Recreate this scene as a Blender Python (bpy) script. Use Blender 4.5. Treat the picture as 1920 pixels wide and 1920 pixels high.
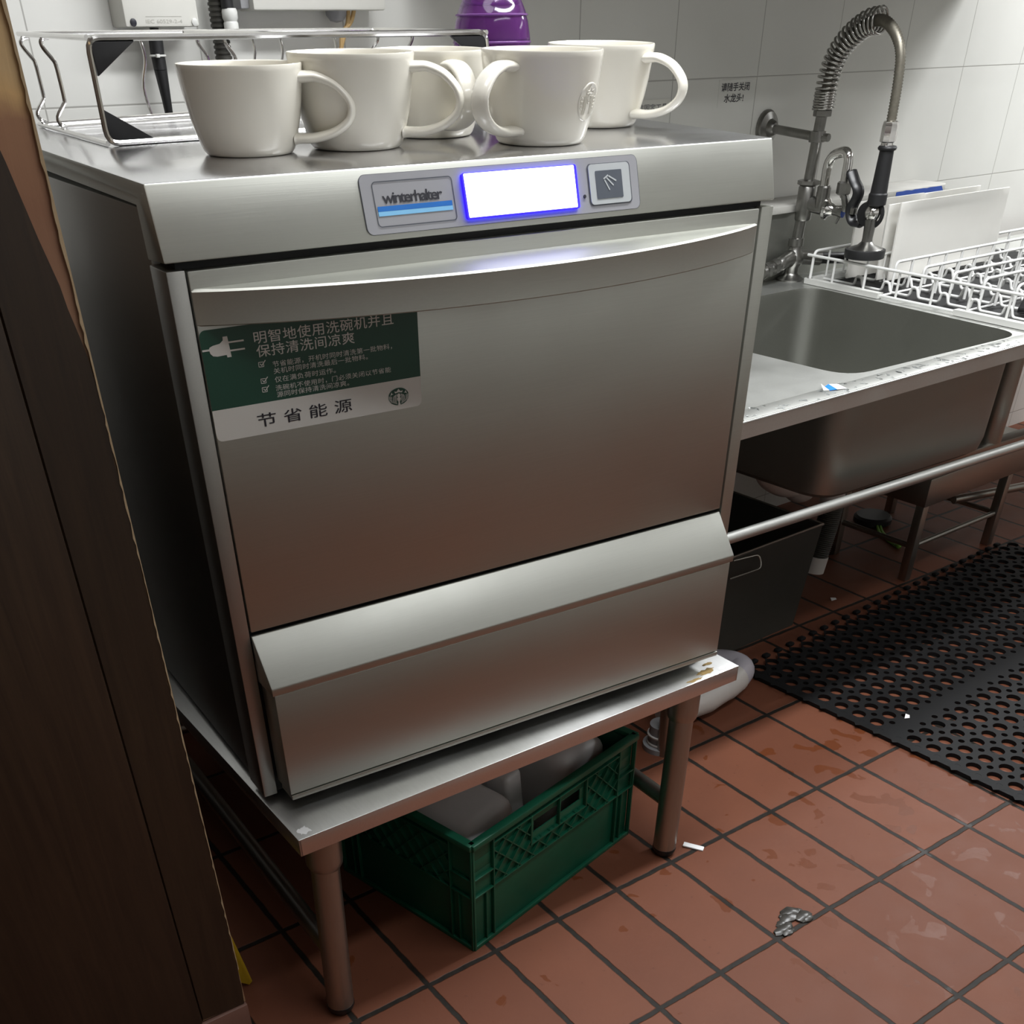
import bpy, bmesh, math, random
from mathutils import Vector, Matrix, noise
for o in list(bpy.data.objects): bpy.data.objects.remove(o)
SC = bpy.context.scene
COL = SC.collection
PI = math.pi
random.seed(7)
# ------------------------------------------------------------------ camera
MY, SY, WY = -0.06022, -0.00996, 0.03494      # yaw of dishwasher, stand, wall/counter
cd = bpy.data.cameras.new('camera'); cam = bpy.data.objects.new('camera', cd); COL.objects.link(cam)
R_, D_, F_ = (0.81311, -0.58201, -0.01055), (-0.37923, -0.51589, -0.76814), (0.44162, 0.62859, -0.64019)
cam.matrix_world = Matrix(((R_[0], -D_[0], -F_[0], -0.3568), (R_[1], -D_[1], -F_[1], -0.9888), (R_[2], -D_[2], -F_[2], 1.0355), (0, 0, 0, 1)))
cd.sensor_fit = 'HORIZONTAL'; cd.sensor_width = 36; cd.lens = 1897.585 / 1920 * 36
cd.shift_x = (960 - 922.4877) / 1920; cd.shift_y = (1643.045 - 960) / 1920; cd.clip_start = 0.02
SC.camera = cam
# ------------------------------------------------------------------ world, lights, exposure
W = bpy.data.worlds.new('world'); SC.world = W; W.use_nodes = True
W.node_tree.nodes['Background'].inputs[0].default_value = (0.9, 0.95, 1, 1); W.node_tree.nodes['Background'].inputs[1].default_value = 0.02
SC.view_settings.view_transform = 'Standard'; SC.view_settings.look = 'None'; SC.view_settings.gamma = 1
SC.view_settings.use_curve_mapping = False; SC.view_settings.exposure = 0.2
SC.cycles.use_denoising = True
def area(name, loc, sx, sy, power, col=(0.965, 0.985, 1.0), rot=(0, 0, 0)):
    l = bpy.data.lights.new(name, 'AREA'); l.shape = 'RECTANGLE'; l.size = sx; l.size_y = sy; l.energy = power; l.color = col
    o = bpy.data.objects.new(name, l); o.location = loc; o.rotation_euler = rot; COL.objects.link(o); return o
CEIL = 1.95
area('lamp_main', (1.15, -0.05, CEIL - 0.035), 1.3, 0.13, 28)
area('lamp_left', (0.22, 0.10, CEIL - 0.035), 0.5, 0.32, 4.5)
area('lamp_right', (3.15, 0.50, CEIL - 0.035), 0.6, 0.25, 30)
area('lamp_front', (0.70, -0.78, CEIL - 0.035), 1.3, 0.13, 8)
area('lamp_far', (3.6, -0.55, CEIL - 0.035), 0.3, 1.0, 12)
# ------------------------------------------------------------------ helpers
def obj(name, bm, m, parent=None, sharp=35, off=None):
    if off is not None: bmesh.ops.translate(bm, verts=bm.verts, vec=-Vector(off))
    bmesh.ops.recalc_face_normals(bm, faces=bm.faces)
    th = math.radians(sharp)
    for f in bm.faces: f.smooth = True
    for e in bm.edges:
        if len(e.link_faces) == 2 and e.calc_face_angle(0) > th: e.smooth = False
    me = bpy.data.meshes.new(name); bm.to_mesh(me); bm.free(); me.materials.append(m)
    o = bpy.data.objects.new(name, me); COL.objects.link(o)
    if parent: o.parent = parent
    return o
def rotz(p, a): c, s = math.cos(a), math.sin(a); return Vector((p[0]*c - p[1]*s, p[0]*s + p[1]*c, p[2]))
class Thing:
    def __init__(s, name, label, cat, base, yaw=0, group=None):
        s.base = Vector(base); s.root = o = bpy.data.objects.new(name, None); COL.objects.link(o)
        o.empty_display_size = 0.03; o.location = rotz(base, yaw); o.rotation_euler = (0, 0, yaw)
        o['label'] = label; o['category'] = cat
        if group: o['group'] = group
    def part(s, name, bm, m, parent=None, label=None, sharp=35, stuff=False):
        o = obj(name, bm, m, parent or s.root, sharp, s.base)
        if label: o['label'] = label
        if stuff: o['kind'] = 'stuff'
        return o
def single(name, bm, m, label, cat, base, yaw=0, group=None, sharp=35, stuff=False):
    o = obj(name, bm, m, None, sharp, base); o.location = rotz(base, yaw); o.rotation_euler = (0, 0, yaw)
    o['label'] = label; o['category'] = cat
    if group: o['group'] = group
    if stuff: o['kind'] = 'stuff'
    return o
def struct(name, bm, m, yaw=0, parent=None):
    o = obj(name, bm, m, parent); o.rotation_euler = (0, 0, yaw if not parent else 0)
    if not parent: o['kind'] = 'structure'
    return o
def BM(): return bmesh.new()
def merge(bm, b2, mat=None):
    if mat is not None: bmesh.ops.transform(b2, matrix=mat, verts=b2.verts)
    me = bpy.data.meshes.new('tmp'); b2.to_mesh(me); b2.free(); bm.from_mesh(me); bpy.data.meshes.remove(me)
def box(bm, x0, x1, y0, y1, z0, z1, bev=0, seg=2, mat=None):
    b = BM(); bmesh.ops.create_cube(b, size=1)
    bmesh.ops.transform(b, matrix=Matrix.Translation(((x0+x1)/2, (y0+y1)/2, (z0+z1)/2)) @ Matrix.Diagonal((x1-x0, y1-y0, z1-z0, 1)), verts=b.verts)
    if bev: bmesh.ops.bevel(b, geom=b.edges[:], offset=bev, segments=seg, profile=0.5, affect='EDGES')
    merge(bm, b, mat); return bm
def prism(bm, pts, axis, a0, a1, bev=0):
    # polygon pts in the other two axes, extruded along axis from a0 to a1
    def mk(p, a):
        return (a, p[0], p[1]) if axis == 'x' else (p[0], a, p[1]) if axis == 'y' else (p[0], p[1], a)
    b = BM(); v0 = [b.verts.new(mk(p, a0)) for p in pts]; v1 = [b.verts.new(mk(p, a1)) for p in pts]
    b.faces.new(v0); b.faces.new(v1[::-1]); n = len(pts)
    for i in range(n): b.faces.new((v0[i], v1[i], v1[(i+1) % n], v0[(i+1) % n]))
    if bev:
        bmesh.ops.recalc_face_normals(b, faces=b.faces)
        bmesh.ops.bevel(b, geom=b.edges[:], offset=bev, segments=2, profile=0.5, affect='EDGES')
    merge(bm, b); return bm
def tube(bm, pts, r, seg=10, closed=False, caps=True, sx=1.0, ref=None):
    # r: number or list; sx: width factor of the cross section along the side axis (ref sets that axis)
    P = [Vector(p) for p in pts]; n = len(P); R = r if isinstance(r, (list, tuple)) else [r]*n
    T = []
    for i in range(n):
        a = P[(i-1) % n] if (closed or i > 0) else P[i]; b = P[(i+1) % n] if (closed or i < n-1) else P[i]
        T.append((b - a).normalized())
    up = Vector(ref) if ref else (Vector((0, 0, 1)) if abs(T[0].z) < 0.9 else Vector((1, 0, 0)))
    rings = []
    N = (up - T[0]*up.dot(T[0])).normalized()
    for i in range(n):
        if ref: N = (Vector(ref) - T[i]*Vector(ref).dot(T[i])).normalized()
        else: N = (N - T[i]*N.dot(T[i])).normalized()
        Bn = T[i].cross(N)
        rings.append([bm.verts.new(P[i] + (N*math.cos(2*PI*k/seg)*sx + Bn*math.sin(2*PI*k/seg))*R[i]) for k in range(seg)])
    for i in range(n if closed else n-1):
        a, b = rings[i], rings[(i+1) % n]
        for k in range(seg): bm.faces.new((a[k], a[(k+1) % seg], b[(k+1) % seg], b[k]))
    if caps and not closed: bm.faces.new(rings[0][::-1]); bm.faces.new(rings[-1])
    return bm
def lathe(bm, prof, c=(0, 0, 0), seg=24, d=(0, 0, 1), capends=True):
    d = Vector(d).normalized(); q = Vector((0, 0, 1)).rotation_difference(d); c = Vector(c); rings = []
    for r, z in prof:
        if r < 1e-6: rings.append([bm.verts.new(c + q @ Vector((0, 0, z)))])
        else: rings.append([bm.verts.new(c + q @ Vector((r*math.cos(2*PI*k/seg), r*math.sin(2*PI*k/seg), z))) for k in range(seg)])
    for a, b in zip(rings, rings[1:]):
        for k in range(seg):
            k2 = (k+1) % seg
            if len(a) == 1 and len(b) == 1: continue
            if len(a) == 1: bm.faces.new((a[0], b[k], b[k2]))
            elif len(b) == 1: bm.faces.new((a[k], b[0], a[k2]))
            else: bm.faces.new((a[k], b[k], b[k2], a[k2]))
    if capends:
        if len(rings[0]) > 1: bm.faces.new(rings[0])
        if len(rings[-1]) > 1: bm.faces.new(rings[-1][::-1])
    return bm
def smooth(pts, n=6, closed=False):
    # Catmull-Rom
    P = [Vector(p) for p in pts]; out = []; m = len(P)
    for i in range(m if closed else m-1):
        g = (lambda k: P[k % m]) if closed else (lambda k: P[max(0, min(m-1, k))])
        p0, p1, p2, p3 = g(i-1), g(i), g(i+1), g(i+2)
        for j in range(n):
            t = j/n
            out.append(0.5*((2*p1) + (p2-p0)*t + (2*p0-5*p1+4*p2-p3)*t*t + (3*p1-p0-3*p2+p3)*t**3))
    if not closed: out.append(P[-1])
    return out
def fillet(pts, r, n=4, closed=False):
    P = [Vector(p) for p in pts]; out = []; m = len(P)
    for i in range(m):
        if not closed and i in (0, m-1): out.append(P[i]); continue
        a, b, c = P[i-1], P[i], P[(i+1) % m]
        u, w = (a-b), (c-b); rr = min(r, u.length*0.45, w.length*0.45)
        s, e = b + u.normalized()*rr, b + w.normalized()*rr
        for k in range(n+1):
            t = k/n; out.append(s*(1-t)**2 + b*2*t*(1-t) + e*t*t)
    return out
def rrect(x0, x1, y0, y1, r, n=5, corners=(1, 1, 1, 1)):
    pts = []
    for (cx, cy, a0), on in zip(((x1-r, y1-r, 0), (x0+r, y1-r, 90), (x0+r, y0+r, 180), (x1-r, y0+r, 270)), corners):
        if not on:
            pts.append({0: (x1, y1), 90: (x0, y1), 180: (x0, y0), 270: (x1, y0)}[a0]); continue
        for k in range(n+1):
            a = math.radians(a0 + 90*k/n); pts.append((cx + r*math.cos(a), cy + r*math.sin(a)))
    return pts
def text_bm(s, x0, x1, z0, z1, fn, space=1.0, bold=0.0, depth=0.0003):
    # lettering fitted to the rectangle x0..x1, z0..z1 and mapped into space by fn(x, z, lift)
    c = bpy.data.curves.new('t', 'FONT'); c.body = s; c.size = 1; c.space_character = space; c.offset = bold; c.resolution_u = 3
    o = bpy.data.objects.new('t', c); COL.objects.link(o); bpy.context.view_layer.update()
    me = bpy.data.meshes.new_from_object(o.evaluated_get(bpy.context.evaluated_depsgraph_get()))
    bpy.data.objects.remove(o); bpy.data.curves.remove(c)
    b = BM(); b.from_mesh(me); bpy.data.meshes.remove(me)
    xs = [v.co.x for v in b.verts]; ys = [v.co.y for v in b.verts]
    if not xs: return b
    ax, bx, ay, by = min(xs), max(xs), min(ys), max(ys)
    for v in b.verts: v.co = Vector(fn(x0 + (v.co.x-ax)/(bx-ax)*(x1-x0), z0 + (v.co.y-ay)/(by-ay)*(z1-z0), depth))
    return b
def poly_bm(polys, fn, lift=0.0003, bm=None):
    bm = bm or BM()
    for pts in polys:
        try: bm.faces.new([bm.verts.new(fn(x, z, lift)) for x, z in pts])
        except ValueError: pass
    return bm
def stroke(pts, w):
    out = []
    for (x0, y0), (x1, y1) in zip(pts, pts[1:]):
        dx, dy = x1-x0, y1-y0; l = math.hypot(dx, dy) or 1; nx, ny = -dy/l*w/2, dx/l*w/2
        out.append([(x0+nx, y0+ny), (x1+nx, y1+ny), (x1-nx, y1-ny), (x0-nx, y0-ny)])
    return out
# ------------------------------------------------------------------ materials
class NT:
    def __init__(s, name):
        s.m = bpy.data.materials.new(name); s.m.use_nodes = True; s.t = s.m.node_tree; s.b = s.t.nodes['Principled BSDF']
    def n(s, typ, **kw):
        x = s.t.nodes.new(typ)
        for k, v in kw.items(): setattr(x, k, v)
        return x
    def l(s, a, b): s.t.links.new(a, b)
    def math(s, op, a, b=None, c=None):
        x = s.n('ShaderNodeMath', operation=op)
        for i, v in enumerate((a, b, c)):
            if v is None: continue
            if isinstance(v, (int, float)): x.inputs[i].default_value = v
            else: s.l(v, x.inputs[i])
        return x.outputs[0]
    def noise(s, scale, detail=3, vec=None, rough=0.5, dist=0):
        x = s.n('ShaderNodeTexNoise'); x.inputs['Scale'].default_value = scale; x.inputs['Detail'].default_value = detail
        x.inputs['Roughness'].default_value = rough; x.inputs['Distortion'].default_value = dist
        if vec is not None: s.l(vec, x.inputs['Vector'])
        return x.outputs['Fac']
    def coord(s, scale=(1, 1, 1), kind='Object', rot=(0, 0, 0)):
        t = s.n('ShaderNodeTexCoord'); mp = s.n('ShaderNodeMapping'); mp.inputs['Scale'].default_value = scale; mp.inputs['Rotation'].default_value = rot
        s.l(t.outputs[kind], mp.inputs['Vector']); return mp.outputs[0]
    def ramp(s, fac, stops):
        x = s.n('ShaderNodeValToRGB'); e = x.color_ramp.elements
        while len(e) < len(stops): e.new(0.5)
        for el, (p, c) in zip(e, stops): el.position = p; el.color = (*c, 1) if len(c) == 3 else c
        s.l(fac, x.inputs[0]); return x.outputs[0]
    def mix(s, fac, a, b, mode='MIX'):
        x = s.n('ShaderNodeMix', data_type='RGBA', blend_type=mode)
        for i, v in ((0, fac), (6, a), (7, b)):
            if isinstance(v, (int, float)): x.inputs[i].default_value = v
            elif isinstance(v, tuple): x.inputs[i].default_value = (*v, 1) if len(v) == 3 else v
            else: s.l(v, x.inputs[i])
        return x.outputs[2]
    def bump(s, h, strength=0.2, dist=0.002):
        x = s.n('ShaderNodeBump'); x.inputs['Strength'].default_value = strength; x.inputs['Distance'].default_value = dist
        s.l(h, x.inputs['Height']); s.l(x.outputs[0], s.b.inputs['Normal'])
    def set(s, **kw):
        for k, v in kw.items():
            i = s.b.inputs[k.replace('_', ' ')]
            if isinstance(v, (int, float)): i.default_value = v
            elif isinstance(v, tuple): i.default_value = (*v, 1) if len(v) == 3 else v
            else: s.l(v, i)
        return s.m
def lin(r, g, b): return tuple(((c/255+0.055)/1.055)**2.4 if c > 10 else c/255/12.92 for c in (r, g, b))
def plain(name, rgb, rough=0.5, metal=0, spec=0.5, var=0.12, scale=30):
    t = NT(name); f = t.noise(scale, 4, t.coord())
    a = tuple(c*(1-var) for c in rgb); b = tuple(min(1, c*(1+var)) for c in rgb)
    t.set(Base_Color=t.mix(f, a, b), Roughness=rough, Metallic=metal, Specular_IOR_Level=spec); return t.m
def steel(name, rgb=(0.56, 0.55, 0.52), rough=0.3, grain=(3, 160, 160), aniso=0.0, tangent=None, smudge=0.06, bump=0.05):
    t = NT(name); g = t.noise(6, 4, t.coord(grain)); sm = t.noise(9, 3, t.coord())
    a = tuple(c*0.93 for c in rgb); b = tuple(min(1, c*1.06) for c in rgb)
    rr = t.math('ADD', t.math('MULTIPLY', sm, smudge*2), rough - smudge)
    t.set(Base_Color=t.mix(g, a, b), Metallic=1.0, Roughness=t.math('ADD', rr, t.math('MULTIPLY', g, 0.05)))
    if aniso:
        t.set(Anisotropic=aniso); c = t.n('ShaderNodeCombineXYZ')
        for i in range(3): c.inputs[i].default_value = tangent[i]
        t.l(c.outputs[0], t.b.inputs['Tangent'])
    t.bump(g, bump, 0.0006); return t.m
M = {}
TX = (math.cos(MY), math.sin(MY), 0)
M['steel'] = steel('brushed_steel', (0.525, 0.53, 0.488), 0.47, (2, 190, 190), 0.5, TX)
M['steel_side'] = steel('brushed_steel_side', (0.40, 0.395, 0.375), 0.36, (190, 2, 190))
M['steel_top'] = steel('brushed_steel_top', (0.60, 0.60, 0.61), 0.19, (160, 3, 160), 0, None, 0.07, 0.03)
M['steel_bright'] = steel('bright_worn_steel', (0.74, 0.74, 0.73), 0.34, (60, 9, 60), 0, None, 0.12, 0.1)
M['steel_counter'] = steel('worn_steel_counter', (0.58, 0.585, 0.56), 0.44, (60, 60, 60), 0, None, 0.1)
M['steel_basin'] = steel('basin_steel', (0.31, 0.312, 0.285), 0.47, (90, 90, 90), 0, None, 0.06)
M['steel_dull'] = steel('dull_steel', (0.40, 0.385, 0.35), 0.36, (40, 40, 8))
M['chrome'] = plain('chrome', (0.75, 0.74, 0.72), 0.12, 1)
M['chrome_mid'] = plain('aged_chrome', (0.42, 0.41, 0.39), 0.2, 1, var=0.2)
M['chrome_worn'] = plain('worn_chrome', (0.27, 0.265, 0.25), 0.32, 1, var=0.25, scale=60)
M['dark_gap'] = plain('dark_gap', (0.004, 0.004, 0.005), 0.7)
M['black'] = plain('black_rubber', (0.012, 0.012, 0.013), 0.5)
M['black_mat'] = plain('black_rubber_mat', (0.0075, 0.0075, 0.008), 0.6, spec=0.2)
M['black_plastic'] = plain('black_plastic', (0.012, 0.012, 0.013), 0.32)
M['mug'] = plain('glazed_ceramic', (0.72, 0.69, 0.61), 0.16, spec=0.5, var=0.02)
M['white_plastic'] = plain('white_plastic', (0.66, 0.66, 0.63), 0.4, var=0.04)
M['white_wire'] = plain('white_coated_wire', (0.80, 0.80, 0.78), 0.35, var=0.03)
M['plate'] = plain('white_porcelain', (0.78, 0.765, 0.72), 0.2, var=0.02)
M['pvc'] = plain('white_pvc', (0.60, 0.57, 0.54), 0.4, var=0.1, scale=14)
M['grey_plastic'] = plain('grey_plastic', (0.30, 0.30, 0.31), 0.5)
M['grey_hose'] = plain('grey_hose', (0.045, 0.043, 0.036), 0.5)
M['box_white'] = plain('warm_white_box', (0.68, 0.67, 0.62), 0.45, var=0.03)
M['panel_grey'] = plain('control_panel_grey', (0.29, 0.29, 0.31), 0.4, var=0.05)
M['line_dark'] = plain('thin_dark_line', (0.06, 0.065, 0.08), 0.5)
M['ink'] = plain('dark_ink', (0.012, 0.012, 0.02), 0.5)
M['ink_soft'] = plain('soft_grey_ink', (0.13, 0.13, 0.13), 0.6)
M['ink_mid'] = plain('dark_grey_ink', (0.045, 0.045, 0.05), 0.6)
M['ink_faint'] = plain('faint_embossed_ink', (0.45, 0.44, 0.40), 0.6)
M['blue_dark'] = plain('stripe_blue', lin(25, 105, 185), 0.4)
M['blue_light'] = plain('stripe_light_blue', lin(125, 185, 225), 0.4)
M['slate'] = plain('slate_key', (0.075, 0.085, 0.105), 0.4)
M['key_grey'] = plain('key_frame_grey', (0.42, 0.44, 0.45), 0.35)
M['green'] = plain('sticker_green', (0.012, 0.062, 0.040), 0.35, var=0.05)
M['sticker_white'] = plain('sticker_white', (0.62, 0.62, 0.59), 0.4, var=0.03)
M['crate'] = plain('green_crate_plastic', (0.006, 0.098, 0.052), 0.4, var=0.18, scale=25)
M['jug'] = plain('milky_jug', (0.70, 0.71, 0.71), 0.4, var=0.05)
M['lime'] = plain('lime_cord', (0.20, 0.42, 0.05), 0.5)
M['yellow'] = plain('yellow_plastic', (0.62, 0.42, 0.02), 0.45)
M['tan'] = plain('tan_wire', (0.50, 0.33, 0.14), 0.5)
M['paper'] = plain('white_paper', (0.80, 0.80, 0.80), 0.6, var=0.03)
M['paper_blue'] = plain('blue_paper', lin(20, 120, 210), 0.5)
M['ledge'] = plain('painted_ledge', (0.42, 0.41, 0.38), 0.6, var=0.15)
M['blue_paint'] = plain('blue_paint', lin(28, 66, 150), 0.45, var=0.2)
M['stone'] = plain('broken_grout_chip', (0.05, 0.046, 0.04), 0.3, var=0.7, scale=120)
M['dirt'] = plain('dirt', (0.02, 0.017, 0.014), 0.6)
t = NT('purple_liquid_plastic'); t.set(Base_Color=(0.20, 0.055, 0.28), Roughness=0.1, Transmission_Weight=0.8, IOR=1.3, Alpha=1.0); M['purple'] = t.m
t = NT('purple_ring'); t.set(Base_Color=(0.24, 0.09, 0.33), Roughness=0.15, Transmission_Weight=0.4); M['purple_ring'] = t.m
t = NT('water'); t.set(Base_Color=(0.95, 0.97, 1), Roughness=0.03, Transmission_Weight=1.0, IOR=1.33); M['water'] = t.m
def glow(name, col, s):
    t = NT(name); t.set(Base_Color=(0.02, 0.02, 0.02), Emission_Color=col, Emission_Strength=s); return t.m
M['screen'] = glow('lit_screen', (0.86, 0.88, 1.0), 3.6)
M['screen_blue'] = glow('screen_backlight', (0.006, 0.001, 1.0), 5.0)
# floor of red quarry tiles
t = NT('quarry_tile_floor'); sep = t.n('ShaderNodeSeparateXYZ'); tc = t.n('ShaderNodeTexCoord'); t.l(tc.outputs['Object'], sep.inputs[0])
wob = t.math('MULTIPLY', t.math('SUBTRACT', t.noise(35, 3, t.coord()), 0.5), 0.004)
ux = t.math('DIVIDE', t.math('ADD', t.math('SUBTRACT', sep.outputs[0], 0.7295), wob), 0.117)
uy = t.math('DIVIDE', t.math('ADD', t.math('SUBTRACT', sep.outputs[1], -0.115), wob), 0.2258)
def edge(u, size): 
    fr = t.math('FRACT', u); d = t.math('MINIMUM', fr, t.math('SUBTRACT', 1.0, fr)); return t.math('MULTIPLY', d, size)
dm = t.math('MINIMUM', edge(ux, 0.117), edge(uy, 0.2258))
gf = t.n('ShaderNodeMapRange'); gf.inputs['From Min'].default_value = 0.0032; gf.inputs['From Max'].default_value = 0.0050; t.l(dm, gf.inputs['Value'])
wn = t.n('ShaderNodeTexWhiteNoise', noise_dimensions='2D'); cb = t.n('ShaderNodeCombineXYZ')
t.l(t.math('FLOOR', ux), cb.inputs[0]); t.l(t.math('FLOOR', uy), cb.inputs[1]); t.l(cb.outputs[0], wn.inputs['Vector'])
tone = t.mix(wn.outputs['Value'], (0.148, 0.050, 0.026), (0.195, 0.070, 0.038))
tone = t.mix(t.math('MULTIPLY', t.noise(14, 5, t.coord()), 0.5), tone, (0.115, 0.042, 0.025))
wet_n = t.noise(19, 3, t.coord(), 0.45, 0.5)
gd = t.n('ShaderNodeVectorMath', operation='DISTANCE'); t.l(tc.outputs['Object'], gd.inputs[0]); gd.inputs[1].default_value = (0.98, -0.24, 0)
zone = t.math('SUBTRACT', 1.0, t.math('MINIMUM', t.math('DIVIDE', gd.outputs['Value'], 0.62), 1.0))
wet = t.n('ShaderNodeMapRange'); wet.inputs['From Min'].default_value = 0.700; wet.inputs['From Max'].default_value = 0.712
t.l(t.math('ADD', wet_n, t.math('MULTIPLY', zone, 0.13)), wet.inputs['Value'])
tone = t.mix(t.math('MULTIPLY', wet.outputs[0], 0.85), tone, (0.128, 0.034, 0.010))
spk = t.n('ShaderNodeMapRange'); spk.inputs['From Min'].default_value = 0.70; spk.inputs['From Max'].default_value = 0.74; t.l(t.noise(70, 2, t.coord()), spk.inputs['Value'])
tone = t.mix(t.math('MULTIPLY', spk.outputs[0], 0.5), tone, (0.10, 0.035, 0.02))
grout = t.mix(t.noise(90, 4, t.coord()), (0.005, 0.004, 0.003), (0.030, 0.024, 0.019))
colr = t.mix(gf.outputs[0], grout, tone)
rg = t.math('SUBTRACT', t.math('ADD', 0.46, t.math('MULTIPLY', t.noise(20, 3, t.coord()), 0.14)), t.math('MULTIPLY', wet.outputs[0], 0.12))
t.set(Base_Color=colr, Roughness=rg, Specular_IOR_Level=0.22)
t.bump(t.math('ADD', gf.outputs[0], t.math('MULTIPLY', t.noise(120, 3, t.coord()), 0.12)), 0.5, 0.003); M['floor'] = t.m
# white glazed wall tiles
t = NT('white_wall_tile'); sep = t.n('ShaderNodeSeparateXYZ'); tc = t.n('ShaderNodeTexCoord'); t.l(tc.outputs['Object'], sep.inputs[0])
def edge2(u, size):
    fr = t.math('FRACT', u); d = t.math('MINIMUM', fr, t.math('SUBTRACT', 1.0, fr)); return t.math('MULTIPLY', d, size)
ux = t.math('DIVIDE', t.math('SUBTRACT', sep.outputs[0], 1.6792), 0.2473); uz = t.math('DIVIDE', t.math('SUBTRACT', sep.outputs[2], 0.9604), 0.2288)
dm = t.math('MINIMUM', edge2(ux, 0.2473), edge2(uz, 0.2288))
gf = t.n('ShaderNodeMapRange'); gf.inputs['From Min'].default_value = 0.0004; gf.inputs['From Max'].default_value = 0.0016; t.l(dm, gf.inputs['Value'])
tone = t.mix(t.noise(6, 4, t.coord()), (0.66, 0.655, 0.62), (0.74, 0.735, 0.70))
t.set(Base_Color=t.mix(gf.outputs[0], (0.40, 0.39, 0.365), tone), Roughness=0.22, Specular_IOR_Level=0.4)
t.bump(gf.outputs[0], 0.25, 0.002); M['wall'] = t.m
M['paint'] = plain('painted_wall', (0.22, 0.22, 0.205), 0.6, var=0.05, scale=4)
t = NT('bounce_tone_wall'); sep = t.n('ShaderNodeSeparateXYZ'); tc = t.n('ShaderNodeTexCoord'); t.l(tc.outputs['Object'], sep.inputs[0])
t.set(Base_Color=t.mix(t.math('GREATER_THAN', sep.outputs[2], 0.66), (0.17, 0.17, 0.145), (0.62, 0.625, 0.61)), Roughness=0.6); M['bounce_front'] = t.m  # pale top and dark bottom chosen to shape reflections and bounce
M['paint_dark'] = plain('dim_painted_wall', (0.16, 0.155, 0.14), 0.6, var=0.05, scale=4)
M['ceiling'] = plain('ceiling_panel', (0.45, 0.45, 0.43), 0.7, var=0.03, scale=4)
# dark stained wood
def wood(name, a, b, rough=0.45):
    t = NT(name); g = t.noise(5, 6, t.coord((22, 22, 1.2)), 0.6, 0.8); h = t.noise(3, 3, t.coord((3, 3, 1)))
    c = t.mix(g, a, b); c = t.mix(t.math('MULTIPLY', h, 0.5), c, tuple(x*0.55 for x in a))
    t.set(Base_Color=c, Roughness=rough); t.bump(g, 0.15, 0.001); return t.m
M['wood'] = wood('dark_stained_wood', (0.008, 0.005, 0.003), (0.078, 0.046, 0.024), 0.45)
t = NT('bare_plywood_face'); sep = t.n('ShaderNodeSeparateXYZ'); tc = t.n('ShaderNodeTexCoord'); t.l(tc.outputs['Object'], sep.inputs[0])
g = t.noise(5, 6, t.coord((30, 30, 2)), 0.6, 0.8); h = t.noise(28, 4, t.coord())
zz = t.math('ADD', sep.outputs[2], t.math('MULTIPLY', t.math('SUBTRACT', h, 0.5), 0.03))
c = t.ramp(t.math('DIVIDE', t.math('SUBTRACT', zz, 0.80), 0.22), [(0.0, (0.42, 0.28, 0.16)), (0.30, (0.36, 0.20, 0.12)), (0.62, (0.34, 0.165, 0.095)), (0.86, (0.42, 0.22, 0.12)), (0.93, (0.85, 0.55, 0.24)), (1.0, (0.80, 0.56, 0.28))])
t.set(Base_Color=t.mix(t.math('MULTIPLY', g, 0.45), c, (0.25, 0.13, 0.07)), Roughness=0.6); t.bump(g, 0.2, 0.001); M['plywood'] = t.m
M['chip'] = wood('splintered_wood', (0.38, 0.26, 0.14), (0.85, 0.68, 0.44), 0.7)
M['tile_base'] = plain('pinkish_base_tile', (0.20, 0.105, 0.08), 0.4)

# ================================================================== setting
bm = BM(); box(bm, -1.7, 4.6, -1.7, 1.3, -0.08, 0.0); struct('floor', bm, M['floor'])
VW = 0.8109
bm = BM(); box(bm, -1.9, 4.6, VW, VW + 0.08, 0.0, CEIL); struct('wall_back', bm, M['wall'], WY)
bm = BM(); box(bm, -1.78, -1.7, -1.7, 1.0, 0, CEIL); struct('wall_left', bm, M['paint_dark'])
bm = BM(); box(bm, 4.4, 4.48, -1.7, 1.0, 0, CEIL); struct('wall_right', bm, M['paint'])
bm = BM(); box(bm, -1.78, 4.48, -1.70, -1.62, 0, CEIL); struct('wall_front', bm, M['bounce_front'])  # unseen wall, added close behind the camera to brighten the steel
bm = BM(); box(bm, -1.78, 4.48, -1.7, 1.3, CEIL, CEIL + 0.08); struct('ceiling', bm, M['ceiling'])
# unseen block added to shade the wall over the sink, above the picture
bm = BM(); box(bm, 0.80, 2.40, VW - 0.345, VW, 1.135, CEIL); struct('shade_block_1', bm, M['paint'], WY)

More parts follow.
